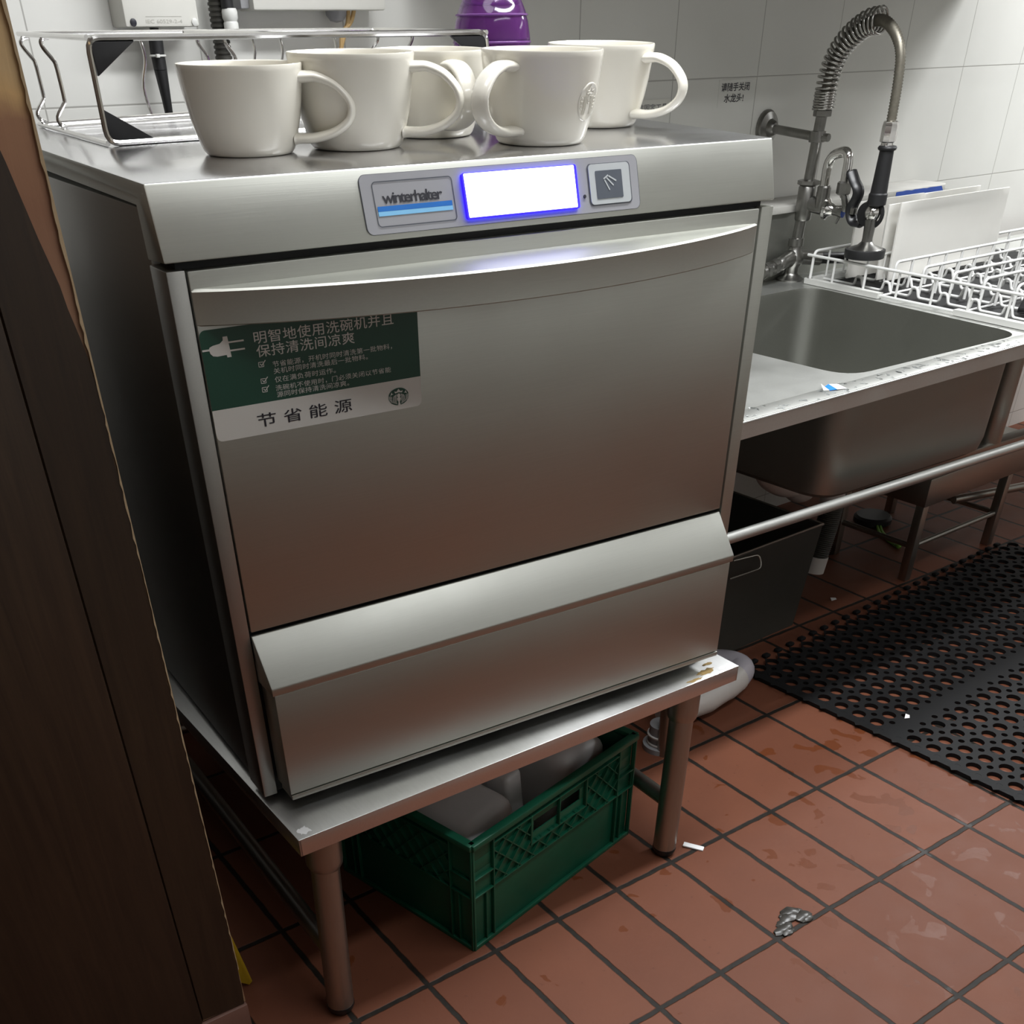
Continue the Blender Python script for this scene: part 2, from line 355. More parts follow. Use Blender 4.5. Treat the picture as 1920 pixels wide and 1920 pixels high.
# ================================================================== wooden partition
YP = -0.06; XE = -0.098; ZB = 0.073
bx = (-0.13, YP, 0)
P = Thing('wooden_partition', 'dark worn wooden partition with chipped edge left of the dishwasher', 'partition', bx)
bm = BM(); box(bm, -0.1565, XE, YP, YP + 0.03, ZB, 1.55); P.part('edge_board', bm, M['plywood'], label='bare tan plywood showing where the veneer has broken away')
bm = BM(); box(bm, -0.1565, XE - 0.002, YP + 0.0305, 0.76, ZB, 1.55); P.part('cabinet_side', bm, M['wood'])
rng = random.Random(3)
def jag(a): return rng.uniform(-a, a)
ven = [(-0.1565, ZB + 0.004), (XE - 0.003, ZB)]
z = ZB + 0.02
while z < 0.80: ven.append((XE - 0.0012 + jag(0.0012), z)); z += 0.012
cut = [(-0.1005, 0.835), (-0.103, 0.85), (-0.1065, 0.872), (-0.109, 0.888), (-0.1125, 0.905), (-0.1155, 0.92), (-0.119, 0.94), (-0.1225, 0.953), (-0.1255, 0.968), (-0.1285, 0.985), (-0.131, 0.993), (-0.1335, 1.0), (-0.1365, 1.004), (-0.1405, 1.008), (-0.1445, 1.02), (-0.147, 1.05), (-0.149, 1.12), (-0.148, 1.3), (-0.147, 1.55)]
ven += [(x + jag(0.0006), z) for x, z in cut] + [(-0.1565, 1.55)]
bm = BM(); prism(bm, ven, 'y', YP - 0.0025, YP); P.part('veneer', bm, M['wood'], label='dark stained veneer face')
st = []; z = ZB + 0.06
right = []; left = []
while z < 1.5:
    right.append((XE + 0.0004, z)); left.append((XE - (0.0002 if z < 0.8 else 0.0010) - abs(jag(0.0016))*(1 if rng.random() < 0.6 else 0.2), z)); z += 0.007
bm = BM(); prism(bm, right + left[::-1], 'y', YP - 0.003, YP + 0.004); P.part('chipped_edge', bm, M['chip'], label='pale splintered edge')
bm = BM(); box(bm, -1.2, -0.1585, YP - 0.004, 0.74, ZB, 1.55, 0.0015); P.part('side_panel', bm, M['wood'])
bm = BM(); box(bm, -1.2, XE, YP - 0.006, 0.75, 0, ZB - 0.001, 0.002); P.part('base_tile', bm, M['tile_base'], label='pinkish base tile')
bm = BM(); prism(bm, [(-0.073, 0.012), (-0.0605, 0.0), (-0.055, 0.004), (-0.0585, 0.03), (-0.083, 0.19), (-0.088, 0.19)], 'y', 0.036, 0.044, 0.001)
single('plastic_scraper', bm, M['yellow'], 'thin yellow plastic blade standing on the floor behind the wooden partition', 'scraper', (-0.068, 0.04, 0))

# ================================================================== machine stand
S = Thing('steel_stand', 'low stainless steel stand carrying the dishwasher', 'stand', (0.36, 0.28, 0), SY)
X0, X1, Y0, Y1 = -0.0006, 0.7243, -0.0894, 0.66
bm = BM(); box(bm, X0, X1, Y0, Y1, 0.3075, 0.3101, 0.001)
box(bm, X0, X1, Y0, Y0 + 0.004, 0.2855, 0.3095, 0.001); box(bm, X0, X0 + 0.004, Y0, Y1, 0.2855, 0.3095, 0.001)
box(bm, X1 - 0.004, X1, Y0, Y1, 0.2855, 0.3095, 0.001); box(bm, X0, X1, Y1 - 0.004, Y1, 0.2855, 0.3095, 0.001)
S.part('top', bm, M['steel_bright'])
def blot(cx, cy, rx, ry, seed, n=18):
    g = random.Random(seed); return [(cx + rx*math.cos(2*PI*k/n)*g.uniform(0.55, 1.1), cy + ry*math.sin(2*PI*k/n)*g.uniform(0.5, 1.1)) for k in range(n)]
S.part('rust_stain', poly_bm([blot(0.672, -0.074, 0.020, 0.009, 1), blot(0.640, -0.083, 0.016, 0.004, 2), blot(0.690, -0.058, 0.012, 0.004, 3)], lambda x, y, l: (x, y, 0.3101 + l), 0.0002), plain('rust_stain', (0.30, 0.20, 0.07), 0.5, var=0.4, scale=150), label='brown rust stains at the right end')
for q_ in (blot(0.014, -0.075, 0.009, 0.010, 4), blot(0.700, -0.080, 0.010, 0.005, 6)):
    S.part('lime_scale', poly_bm([q_], lambda x, y, l: (x, y, 0.3101 + l), 0.0002), M['paper'], label='white scale flakes on the corner')
legs = {'fl': ((0.0245, -0.0800), (0.0415, -0.0600)), 'fr': ((0.622, -0.0815), (0.648, -0.0600)), 'bl': ((0.045, 0.60), (0.045, 0.60)), 'br': ((0.640, 0.49), (0.655, 0.50))}
for k, (b, a) in legs.items():
    bm = BM(); tube(bm, [(b[0], b[1], 0.012), (a[0], a[1], 0.306)], 0.0185, 20); lg = S.part('leg', bm, M['steel_dull'])
    d = Vector((a[0]-b[0], a[1]-b[1], 0.294)).normalized()
    bm = BM(); lathe(bm, [(0.0185, 0.236), (0.0225, 0.243), (0.0235, 0.25), (0.0235, 0.298)], (b[0], b[1], 0.0), 24, d); S.part('collar', bm, M['steel_dull'], lg)
    bm = BM(); lathe(bm, [(0.012, 0), (0.016, 0.002), (0.0192, 0.010), (0.0188, 0.014)], (b[0], b[1], 0.0), 20); S.part('foot', bm, M['black_plastic'], lg)
for a, b in (('fl', 'bl'), ('fr', 'br'), ('bl', 'br')):
    pa, pb = legs[a][0], legs[b][0]; k = 0.3
    bm = BM(); tube(bm, [(pa[0]+0.005, pa[1]+0.005, 0.095), (pb[0]+0.003, pb[1], 0.095)], 0.0125, 14); S.part('stretcher', bm, M['steel_dull'])

# ================================================================== dishwasher
D = Thing('dishwasher', 'stainless steel undercounter dishwasher with lit display, standing on the steel stand', 'dishwasher', (0.36, 0.36, 0.3101), MY)
WX = 0.72; DB = 0.70
def ztop(x, y): return 0.9409 + 0.012*y*(1 - x/WX) + 0.033*y*(x/WX)
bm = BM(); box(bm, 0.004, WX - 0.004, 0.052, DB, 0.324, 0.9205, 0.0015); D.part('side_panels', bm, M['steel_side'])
bm = BM(); box(bm, 0.012, WX - 0.012, 0.010, DB - 0.02, 0.318, 0.90); D.part('inner_shell', bm, M['dark_gap'])
for xa, xb in ((0.0, 0.0172), (0.7015, 0.72)):
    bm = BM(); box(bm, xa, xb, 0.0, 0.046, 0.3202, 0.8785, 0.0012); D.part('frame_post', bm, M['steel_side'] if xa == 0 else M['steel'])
# hood: folded top with slanted front
bm = BM()
def hoodring(x):
    return [(x, -0.0002, 0.8844), (x, 0.0169, ztop(x, 0.0169)), (x, 0.2, ztop(x, .2)), (x, 0.45, ztop(x, .45)), (x, DB, ztop(x, DB)), (x, DB, 0.93), (x, 0.0505, 0.9228), (x, 0.0465, 0.8822)]
xs = [0.0, 0.24, 0.48, 0.72]; rings = [[bm.verts.new(p) for p in hoodring(x)] for x in xs]
for a, b in zip(rings, rings[1:]):
    for k in range(8): bm.faces.new((a[k], a[(k+1) % 8], b[(k+1) % 8], b[k]))
bm.faces.new(rings[0][::-1]); bm.faces.new(rings[-1])
bmesh.ops.recalc_face_normals(bm, faces=bm.faces)
es = [e for e in bm.edges if len(e.link_faces) == 2 and e.calc_face_angle(0) > 0.5]
bmesh.ops.bevel(bm, geom=es, offset=0.0016, segments=2, profile=0.5, affect='EDGES')
hood = D.part('hood', bm, M['steel'])
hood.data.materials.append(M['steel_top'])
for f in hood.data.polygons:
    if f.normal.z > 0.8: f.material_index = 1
# door
bm = BM(); box(bm, 0.0190, 0.6975, -0.0008, 0.028, 0.5335, 0.8775, 0.0014); door = D.part('door', bm, M['steel'])
n = 28; top, bot = [], []
for i in range(n + 1):
    s = i/n; x = 0.0195 + s*(0.696 - 0.0195); v = -0.0725*(1 - (2*s - 1)**2)**0.92 - 0.0015; top.append((x, v))
bm = BM(); L = []
for (x, v) in top:
    zt = 0.8632 - 0.0; zb_ = 0.8340
    th = max(0.002, -v - 0.001)
    L.append([bm.verts.new(q) for q in ((x, v + th, zt + 0.0006), (x, v + 0.0018, zt), (x, v, zt - 0.0018), (x, v + 0.001, (zt+zb_)/2), (x, v + 0.0006, zb_ + 0.001), (x, v + 0.002, zb_), (x, v + th, zb_))])
for a, b in zip(L, L[1:]):
    for k in range(7): bm.faces.new((a[k], a[(k+1) % 7], b[(k+1) % 7], b[k]))
bm.faces.new(L[0]); bm.faces.new(L[-1][::-1]); D.part('door_handle', bm, M['steel'], door, sharp=30)
# kick plate
bm = BM(); prism(bm, [(0.004, 0.5293), (-0.0005, 0.5293), (-0.0395, 0.4813), (-0.0395, 0.4722), (0.004, 0.4722)], 'x', 0.0186, 0.698, 0.0012); D.part('sloped_apron', bm, M['steel'])
bm = BM(); box(bm, 0.0215, 0.6955, -0.0365, 0.004, 0.3370, 0.4708, 0.0012); D.part('kick_panel', bm, M['steel'])
bm = BM(); box(bm, 0.0225, 0.6950, -0.0372, -0.005, 0.3295, 0.3358, 0.0008); D.part('bottom_lip', bm, M['steel'])
bm = BM(); box(bm, 0.03, 0.69, -0.034, 0.0, 0.335, 0.474); D.part('kick_backing', bm, M['dark_gap'])
for x in (0.05, 0.66):
    for y in (0.04, 0.62):
        bm = BM(); lathe(bm, [(0.016, 0.0), (0.016, 0.006), (0.010, 0.008), (0.010, 0.018)], (x, y, 0.3101), 16); D.part('foot', bm, M['black_plastic'])
# control panel on the slanted hood front
def hf(x, t, lift=0.0): # t 0 bottom .. 1 top
    return (x, -0.0002 + 0.0171*t - lift*0.957, 0.8844 + 0.0565*t + lift*0.29)
def hslab(pts, lift0, lift1, m, name, parent, bevel=0.0, label=None):
    b = BM(); v0 = [b.verts.new(hf(x, tt, lift0)) for x, tt in pts]; v1 = [b.verts.new(hf(x, tt, lift1)) for x, tt in pts]
    b.faces.new(v1); b.faces.new(v0[::-1]); n = len(pts)
    for i in range(n): b.faces.new((v0[i], v0[(i+1) % n], v1[(i+1) % n], v1[i]))
    return D.part(name, b, m, parent, label)
def hrr(x0, x1, t0, t1, r=0.006):
    return [(x, t0 + (y - 0)/(0.059)) for x, y in rrect(x0, x1, 0, (t1-t0)*0.059, r)]
cp = hslab(hrr(0.1985, 0.523, 0.094, 0.905), -0.001, 0.0012, M['panel_grey'], 'control_panel', hood)
def outline(x0, x1, t0, t1, w, r=0.004):
    o = hrr(x0, x1, t0, t1, r); i = hrr(x0 + w, x1 - w, t0 + w/0.059, t1 - w/0.059, max(0.001, r - w))
    return [[o[k], o[(k+1) % len(o)], i[(k+1) % len(o)], i[k]] for k in range(len(o))]
b = poly_bm(outline(0.1978, 0.5238, 0.088, 0.911, 0.0007, 0.0066), lambda x, tt, l: hf(x, tt, l), 0.0009)
D.part('panel_edge', b, M['line_dark'], cp)
b = poly_bm(outline(0.2102, 0.297, 0.183, 0.807, 0.0009), lambda x, tt, l: hf(x, tt, l), 0.0016); D.part('name_frame', b, M['line_dark'], cp)
fn = lambda x, tt, l: hf(x, tt, l)
b = text_bm('winterhalter', 0.2190, 0.2842, 0.500, 0.655, fn, 0.80, 0.014, 0.0016); D.part('name_lettering', b, M['ink'], cp)
D.part('name_stripe', poly_bm([[(0.2126, 0.398), (0.2936, 0.398), (0.2936, 0.468), (0.2126, 0.468)]], fn, 0.0016), M['blue_dark'], cp)
D.part('name_stripe', poly_bm([[(0.2126, 0.335), (0.2936, 0.335), (0.2936, 0.396), (0.2126, 0.396)]], fn, 0.0016), M['blue_light'], cp, 'light blue stripe')
scr = hslab(hrr(0.3066, 0.4420, 0.172, 0.816, 0.002), 0.0, 0.0050, M['screen_blue'], 'display', hood, label='screen with a deep blue glowing edge')
hslab(hrr(0.3084, 0.4388, 0.190, 0.806, 0.001), 0.003, 0.0053, M['screen'], 'screen', scr, label='white lit screen')
kf = hslab(hrr(0.4590, 0.5115, 0.205, 0.805, 0.004), 0.0, 0.0022, M['key_grey'], 'key_frame', hood)
D.part('key_outline', poly_bm(outline(0.4574, 0.5130, 0.190, 0.815, 0.0016), fn, 0.0016), M['line_dark'], kf)
key = hslab(hrr(0.4670, 0.5010, 0.285, 0.703, 0.001), 0.0018, 0.0026, M['slate'], 'start_key', kf)
ic = stroke([(0.4772, 0.590), (0.4825, 0.628)], 0.0013)
ic += stroke([(0.4835, 0.622), (0.4925, 0.545)], 0.0013) + stroke([(0.4805, 0.600), (0.4890, 0.470)], 0.0013) + stroke([(0.4780, 0.575), (0.4835, 0.405)], 0.0013)
icon = []
for q in ic: icon.append(q)
def thick(p0, p1, w):  # stroke measured on the slanted face
    (xa, ta), (xb, tb) = p0, p1; dx, dy = xb-xa, (tb-ta)*0.059; l = math.hypot(dx, dy); nx, ny = -dy/l*w/2, dx/l*w/2
    return [(xa+nx, ta+ny/0.059), (xb+nx, tb+ny/0.059), (xb-nx, tb-ny/0.059), (xa-nx, ta-ny/0.059)]
D.part('spray_icon', poly_bm([thick((0.4768, 0.575), (0.4830, 0.628), 0.0014), thick((0.4835, 0.615), (0.4930, 0.535), 0.0014), thick((0.4808, 0.590), (0.4890, 0.470), 0.0014), thick((0.4780, 0.560), (0.4836, 0.405), 0.0014)], fn, 0.0029), M['key_grey'], key)
b = BM(); lathe(b, [(0.0016, 0), (0.0016, 0.0014)], hf(0.4515, 0.345, 0.0008), 10, (0, -0.957, 0.29)); D.part('indicator', b, M['ink'], cp)
# instruction sticker on the door
SX0, SX1, SZ0, SZG, SZ1 = 0.0190, 0.2450, 0.7338, 0.7622, 0.8305
fd = lambda x, z, l: (x, -0.0010 - l, z)
cs = rrect(SX0, SX1, SZ0, SZ1, 0.006)
low = [p for p in cs if p[1] < SZG]; upp = [p for p in cs if p[1] >= SZG]
stk = D.part('sticker', poly_bm([upp + [(SX0, SZG), (SX1, SZG)]], fd, 0.0003), M['green'], door, 'dark green upper field of the instruction sticker')
D.part('sticker_band', poly_bm([[(SX0, SZG)] + low + [(SX1, SZG)]], fd, 0.0003), M['sticker_white'], stk, 'white lower band of the instruction sticker')
def word(s, x0, x1, z0, z1, m, bold=0.0):
    D.part('lettering', text_bm(s, x0, x1, z0, z1, fd, 1.05, bold, 0.0007), m, stk)
word('明智地使用洗碗机并且', 0.0705, 0.2176, 0.8135, 0.8242, M['sticker_white'], 0.004)
word('保持清洗间凉爽', 0.0712, 0.1735, 0.8020, 0.8125, M['sticker_white'], 0.004)
word('节省能源，开机时同时清洗第一批物料，', 0.0855, 0.2140, 0.7917, 0.7970, M['sticker_white'])
word('关机时同时清洗最后一批物料。', 0.0855, 0.1862, 0.7858, 0.7909, M['sticker_white'])
word('仅在满负荷时运作。', 0.0855, 0.1501, 0.7782, 0.7834, M['sticker_white'])
word('洗碗机不使用时，门必须关闭以节省能', 0.0853, 0.2110, 0.7706, 0.7758, M['sticker_white'])
word('源同时保持清洗间凉爽。', 0.0856, 0.1632, 0.7648, 0.7699, M['sticker_white'])
for i, ch in enumerate('节省能源'):
    x = 0.0622 + i*0.0275; word(ch, x, x + 0.0195, 0.7405, 0.7528, M['ink'], 0.006)
for z in (0.7938, 0.7793, 0.7716):
    q = stroke([(0.0716, z), (0.0716, z + 0.004), (0.0765, z + 0.004)], 0.0006) + stroke([(0.0716, z), (0.0765, z), (0.0765, z + 0.003)], 0.0006) + stroke([(0.0730, z + 0.0028), (0.0745, z + 0.0010), (0.0788, z + 0.0052)], 0.0008)
    D.part('tick_box', poly_bm(q, fd, 0.0007), M['sticker_white'], stk)
pl = [(0.0195, 0.8132), (0.0262, 0.8132), (0.0268, 0.8108), (0.0290, 0.8086), (0.0330, 0.8078), (0.0420, 0.8082), (0.0424, 0.8060), (0.0465, 0.8060), (0.0452, 0.8235), (0.0408, 0.8235), (0.0404, 0.8205), (0.0370, 0.8182), (0.0300, 0.8172), (0.0268, 0.8160), (0.0262, 0.8148), (0.0195, 0.8148)]
q = [pl, [(0.0456, 0.8176), (0.0605, 0.8176), (0.0605, 0.8190), (0.0454, 0.8190)], [(0.0460, 0.8106), (0.0605, 0.8106), (0.0605, 0.8120), (0.0459, 0.8120)]]
D.part('plug_symbol', poly_bm(q, fd, 0.0007), M['sticker_white'], stk)
# round emblem of the sticker, built as flat shapes
EX, EZ, ER, EY = 0.2180, 0.7465, 0.0118, 0.0083
def em(px, py): return (EX + px*ER, EZ + py*EY)
ring = [em(math.cos(a), math.sin(a)) for a in [2*PI*k/40 for k in range(40)]]
emb = D.part('emblem', poly_bm([ring], fd, 0.0007), M['green'], stk, 'small round dark green emblem')
def emsh():
    S_ = []
    S_.append([em(x, y) for x, y in ((-0.34, 0.42), (-0.42, 0.66), (-0.22, 0.58), (-0.13, 0.68), (0, 0.90), (0.13, 0.68), (0.22, 0.58), (0.42, 0.66), (0.34, 0.42), (0, 0.50))])
    S_.append([em(0.17*math.cos(a), 0.12 + 0.24*math.sin(a)) for a in [2*PI*k/14 for k in range(14)]])
    S_.append([em(x, y) for x, y in ((-0.17, -0.16), (0, -0.02), (0.17, -0.16), (0.15, -0.42), (0.06, -0.62), (0.13, -1.02), (-0.13, -1.02), (-0.06, -0.62), (-0.15, -0.42))])
    for s in (-1, 1):
        for k in range(4):
            pts = [(s*(0.24 + 0.075*k), 0.30 - 0.05*k), (s*(0.27 + 0.09*k), 0.0), (s*(0.22 + 0.11*k), -0.3), (s*(0.30 + 0.11*k), -0.6), (s*(0.22 + 0.10*k), -0.86 + 0.06*k)]
            for a, b_ in zip(pts, pts[1:]): S_ += [[em(a[0]-0.02, a[1]), em(b_[0]-0.02, b_[1]), em(b_[0]+0.025, b_[1]), em(a[0]+0.025, a[1])]]
        S_.append([em(s*x, y) for x, y in ((0.50, 0.38), (0.74, 0.30), (0.84, 0.14), (0.70, 0.62), (0.64, 0.42))])
        for k in range(5):
            y = 0.06 - 0.14*k; S_.append([em(s*0.66, y), em(s*math.sqrt(max(0, 0.96-y*y)), y + 0.10), em(s*math.sqrt(max(0, 0.96-y*y)), y + 0.03), em(s*0.66, y - 0.06)])
    return S_
D.part('emblem_figure', poly_bm(emsh(), fd, 0.0010), M['sticker_white'], emb)

# ================================================================== mugs on the dishwasher
MUGP = [(0.60, 0.0), (0.665, 0.0), (0.705, 0.010), (0.738, 0.04), (0.768, 0.095), (0.82, 0.22), (0.875, 0.38), (0.925, 0.58), (0.962, 0.78), (0.985, 0.93), (0.992, 0.985), (0.985, 1.0), (0.955, 1.0), (0.94, 0.985), (0.925, 0.85), (0.88, 0.6), (0.80, 0.3), (0.70, 0.09), (0.55, 0.055), (0, 0.05)]
def mug(c, R, h, ang, label, logo=None):
    z0 = ztop(c[0], c[1]) + 0.0006
    m = Thing('mug', label, 'mug', (c[0], c[1], z0), MY, 'cream mugs on the dishwasher')
    m.root.rotation_euler = (0.012*(1 - c[0]/WX) + 0.033*c[0]/WX + 0.006, -c[1]*0.021/WX, MY)   # level with the slightly tilted top
    bm = BM(); lathe(bm, [(0, 0.0)] + [(r*R, z*h) for r, z in MUGP], (c[0], c[1], z0), 56, capends=False); body = m.part('body', bm, M['mug'], sharp=50)
    a = math.radians(ang); d = Vector((math.cos(a), math.sin(a), 0)); s = Vector((-d.y, d.x, 0))
    hp = [(0.925*R, 0.845), (0.98*R + 0.004, 0.850), (R + 0.014, 0.845), (R + 0.030, 0.77), (R + 0.042, 0.63), (R + 0.0455, 0.50), (R + 0.041, 0.36), (R + 0.027, 0.24), (R + 0.008, 0.175), (0.86*R, 0.165), (0.79*R, 0.165)]
    pts = smooth([Vector((c[0], c[1], z0)) + d*r + Vector((0, 0, zz*h)) for r, zz in hp], 5)
    nn = len(pts); rad = []
    for i in range(nn):
        t_ = i/(nn-1); rad.append(0.0040 + 0.0014*(2*abs(t_-0.5))**3)
    bm = BM(); tube(bm, pts, rad, 16, sx=2.7, ref=s); m.part('handle', bm, M['mug'], sharp=60)
    if logo is not None:
        # raised round emblem following the wall of the mug
        la = math.radians(logo); b = BM()
        def on(px, py, lift):
            zz = 0.47 + py*0.21; i = max(k for k in range(len(MUGP)) if k < 10 and MUGP[k][1] <= zz); (r0, q0), (r1, q1) = MUGP[i], MUGP[i+1]
            r = (r0 + (r1-r0)*(zz-q0)/(q1-q0))*R + lift; aa = la + px*0.30; return (c[0] + r*math.cos(aa), c[1] + r*math.sin(aa), z0 + zz*h)
        rings = []
        for rr, lf in ((1.0, -0.0003), (0.97, 0.0009), (0.90, 0.0011), (0.86, 0.0003), (0.45, 0.0003), (0.02, 0.0003)):
            rings.append([b.verts.new(on(rr*math.cos(2*PI*k/28), rr*math.sin(2*PI*k/28), lf)) for k in range(28)])
        for p_, q_ in zip(rings, rings[1:]):
            for k in range(28): b.faces.new((p_[k], p_[(k+1) % 28], q_[(k+1) % 28], q_[k]))
        def ridge(pts):
            tube(b, [on(x, y, 0.0004) for x, y in pts], 0.0007, 6)
        ridge([(-0.35, 0.42), (-0.38, 0.62), (-0.18, 0.55), (0, 0.82), (0.18, 0.55), (0.38, 0.62), (0.35, 0.42), (0, 0.46), (-0.35, 0.42)])
        for k in range(6): ridge([(0.18*math.cos(a0), 0.14 + 0.22*math.sin(a0)) for a0 in (2*PI*k/6, 2*PI*(k+1)/6)])
        for s_ in (-1, 1):
            for k in range(3): ridge([(s_*(0.26 + 0.1*k), 0.28), (s_*(0.30 + 0.1*k), 0.0), (s_*(0.24 + 0.12*k), -0.3), (s_*(0.3 + 0.11*k), -0.62)])
            for k in range(4): ridge([(s_*0.62, 0.2 - 0.18*k), (s_*0.80, 0.26 - 0.18*k)])
        m.part('embossed_emblem', b, M['mug'], body, 'raised round emblem', sharp=70)
    return m
mug((0.1640, 0.1865), 0.0611, 0.0715, -33, 'leftmost cream mug in front, smallest of the row, handle to the right')
mug((0.2790, 0.1765), 0.0646, 0.0780, -37, 'second cream mug from the left with its handle reaching right')
mug((0.4045, 0.2380), 0.0630, 0.0760, -97, 'cream mug half hidden in the middle, handle towards the viewer')
mug((0.4648, 0.1080), 0.0640, 0.0785, -158, 'cream mug with raised round emblem and its handle on the left', logo=-66)
mug((0.6285, 0.2255), 0.0632, 0.0770, -64, 'rightmost cream mug near the corner, standing behind the emblem mug')

# ================================================================== chrome rack on the dishwasher
RX0, RX1, RY0, RY1 = 0.0645, 0.543, 0.340, 0.640
def zr(x, y): return ztop(x, y) + 0.0032
RT = 1.036
K = Thing('wire_rack', 'chrome wire rack with black corner gussets behind the mugs', 'rack', (0.30, 0.49, zr(0.3, 0.49) - 0.003), MY)
def frame(y, r, zt):
    bm = BM(); tube(bm, fillet([(RX0, y, zr(RX0, y)), (RX1, y, zr(RX1, y)), (RX1, y, zt), (RX0, y, zt)], 0.012, 4, True), r, 8, True); return bm
K.part('front_frame', frame(RY0, 0.0030, RT), M['chrome']); 
for zz_ in (zr(RX0, RY1), RT + 0.0045):
    bm = BM(); tube(bm, [(RX0, RY1, zz_), (RX1, RY1, zz_)], 0.0026, 8); K.part('back_rail', bm, M['chrome'])
for x, nm in ((RX0, 'side_rail'), (RX1, 'side_rail')):
    for top in (0, 1):
        bm = BM(); tube(bm, [(x, RY0, RT if top else zr(x, RY0)), (x, RY1, RT + 0.0045 if top else zr(x, RY1))], 0.0026, 8); K.part(nm, bm, M['chrome'])
bm = BM(); tube(bm, [(0.300, RY0, RT), (0.270, RY1, RT + 0.0045)], 0.0026, 8); K.part('middle_rail', bm, M['chrome'])
for y in (0.53, 0.60):
    bm = BM(); tube(bm, [(RX0, y, zr(RX0, y) + 0.003), (RX1, y, zr(RX1, y) + 0.003)], 0.0022, 8); K.part('floor_rail', bm, M['chrome'])
def zig(x, y, zt, flip=1):
    zb_ = zr(x, y) + 0.003; h = zt - zb_
    pts = [(x + dx*flip, y, zb_ + f*h) for dx, f in ((0.004, 0), (-0.002, 0.03), (-0.0035, 0.12), (0.0065, 0.26), (0.0085, 0.32), (0.0082, 0.55), (0.0075, 0.70), (0.0055, 0.76), (-0.002, 0.88), (-0.0035, 0.95), (0.0, 0.99), (0.006, 1.0))]
    bm = BM(); tube(bm, smooth(pts, 3), 0.0023, 8); return bm
for x, fl in ((0.0665, 1), (0.541, -1), (0.286, 1)):
    for y in (0.53, 0.63):
        K.part('side_wire', zig(x, y, RT + 0.001, fl), M['chrome'])
for x in (0.21, 0.36, 0.40, 0.48):
    bm = BM(); y = RY1; zb_ = zr(x, y); tube(bm, smooth([(x, y, zb_), (x - 0.005, y, zb_ + 0.03), (x + 0.004, y, zb_ + 0.06), (x, y, RT + 0.0045)], 4), 0.002, 8); K.part('back_wire', bm, M['chrome'])
zb0 = zr(RX0, RY0); zb1 = zr(RX1, RY0)
for tri in ([(RX0 + .002, RT - .003), (RX0 + .048, RT - .003), (RX0 + .004, RT - .031)], [(RX0 + .002, zb0 + .003), (RX0 + .052, zb0 + .002), (RX0 + .002, zb0 + .029)],
            [(RX1 - .002, RT - .003), (RX1 - .050, RT - .003), (RX1 - .004, RT - .033)], [(RX1 - .002, zb1 + .003), (RX1 - .050, zb1 + .003), (RX1 - .002, zb1 + .03)]):
    bm = BM(); prism(bm, tri, 'y', RY0 - 0.002, RY0 + 0.004, 0.0008); K.part('corner_gusset', bm, M['black_plastic'])

# ================================================================== purple bottle
bc = (0.627, 0.462); bz = ztop(*bc)
B_ = Thing('spray_bottle', 'translucent purple plastic bottle behind the mugs against the tiled wall', 'bottle', (*bc, bz), MY)
pf = [(0, 0), (0.046, 0), (0.050, 0.004), (0.0502, 0.060), (0.0508, 0.068), (0.0508, 0.074), (0.050, 0.080), (0.0478, 0.092), (0.046, 0.0965), (0.047, 0.0985), (0.045, 0.1005), (0.0415, 0.108), (0.036, 0.118), (0.026, 0.130), (0.016, 0.140), (0.0125, 0.146), (0.0125, 0.158), (0, 0.158)]
bm = BM(); lathe(bm, pf, (*bc, bz), 40, capends=False); B_.part('bottle_body', bm, M['purple'])
for zz, r in ((0.0985, 0.0468), (0.071, 0.0509), (0.064, 0.0506)):
    bm = BM(); tube(bm, [(bc[0] + r*math.cos(2*PI*k/40), bc[1] + r*math.sin(2*PI*k/40), bz + zz) for k in range(40)], 0.0012, 6, True); B_.part('ring', bm, M['purple_ring'])
bm = BM(); lathe(bm, [(0.015, 0.150), (0.016, 0.152), (0.016, 0.172), (0.010, 0.178), (0, 0.178)], (*bc, bz), 24); B_.part('cap', bm, M['white_plastic'])

# ================================================================== boxes and cables on the wall
VB = VW - 0.05
fw = lambda y: (lambda x, z, l: (x, y - l, z))
J = Thing('junction_box', 'warm white electrical box with two screws high on the wall at left', 'electrical box', (0.37, VW, 1.046), WY)
bm = BM(); box(bm, 0.315, 0.424, VB, VW - 0.0005, 1.0465, 1.20, 0.003); J.part('box', bm, M['box_white'])
for x, m_ in ((0.326, 'ink'), (0.4165, 'white_plastic')):
    bm = BM(); lathe(bm, [(0.0045, 0), (0.0045, 0.0014), (0.003, 0.0022), (0, 0.0022)], (x, VB, 1.0515), 14, (0, -1, 0)); J.part('screw', bm, M[m_], label='dark screw hole' if m_ == 'ink' else 'white screw cap')
J.part('lettering', text_bm('IEC 60529-2-4', 0.3445, 0.398, 1.0505, 1.0545, fw(VB), 1, 0, 0.0004), M['ink_faint'])
J.part('moulded_line', poly_bm([[(0.345, 1.0575), (0.398, 1.0575), (0.398, 1.0579), (0.345, 1.0579)]], fw(VB), 0.0004), M['ink_faint'])
J2 = Thing('switch_box', 'wide white electrical box at the top edge with tan wires below', 'electrical box', (0.63, VW, 1.064), WY)
bm = BM(); box(bm, 0.512, 0.7395, VB, VW - 0.0005, 1.0640, 1.22, 0.0035); J2.part('box', bm, M['box_white'])
bm = BM(); box(bm, 0.498, 0.512, VB + 0.012, VW - 0.0005, 1.0660, 1.20, 0.002); J2.part('side_flange', bm, M['grey_plastic'])
bm = BM(); lathe(bm, [(0, -0.013), (0.010, -0.011), (0.016, -0.004), (0.017, 0.004)], (0.667, VB + 0.03, 1.063), 18); J2.part('knockout', bm, M['grey_plastic'])
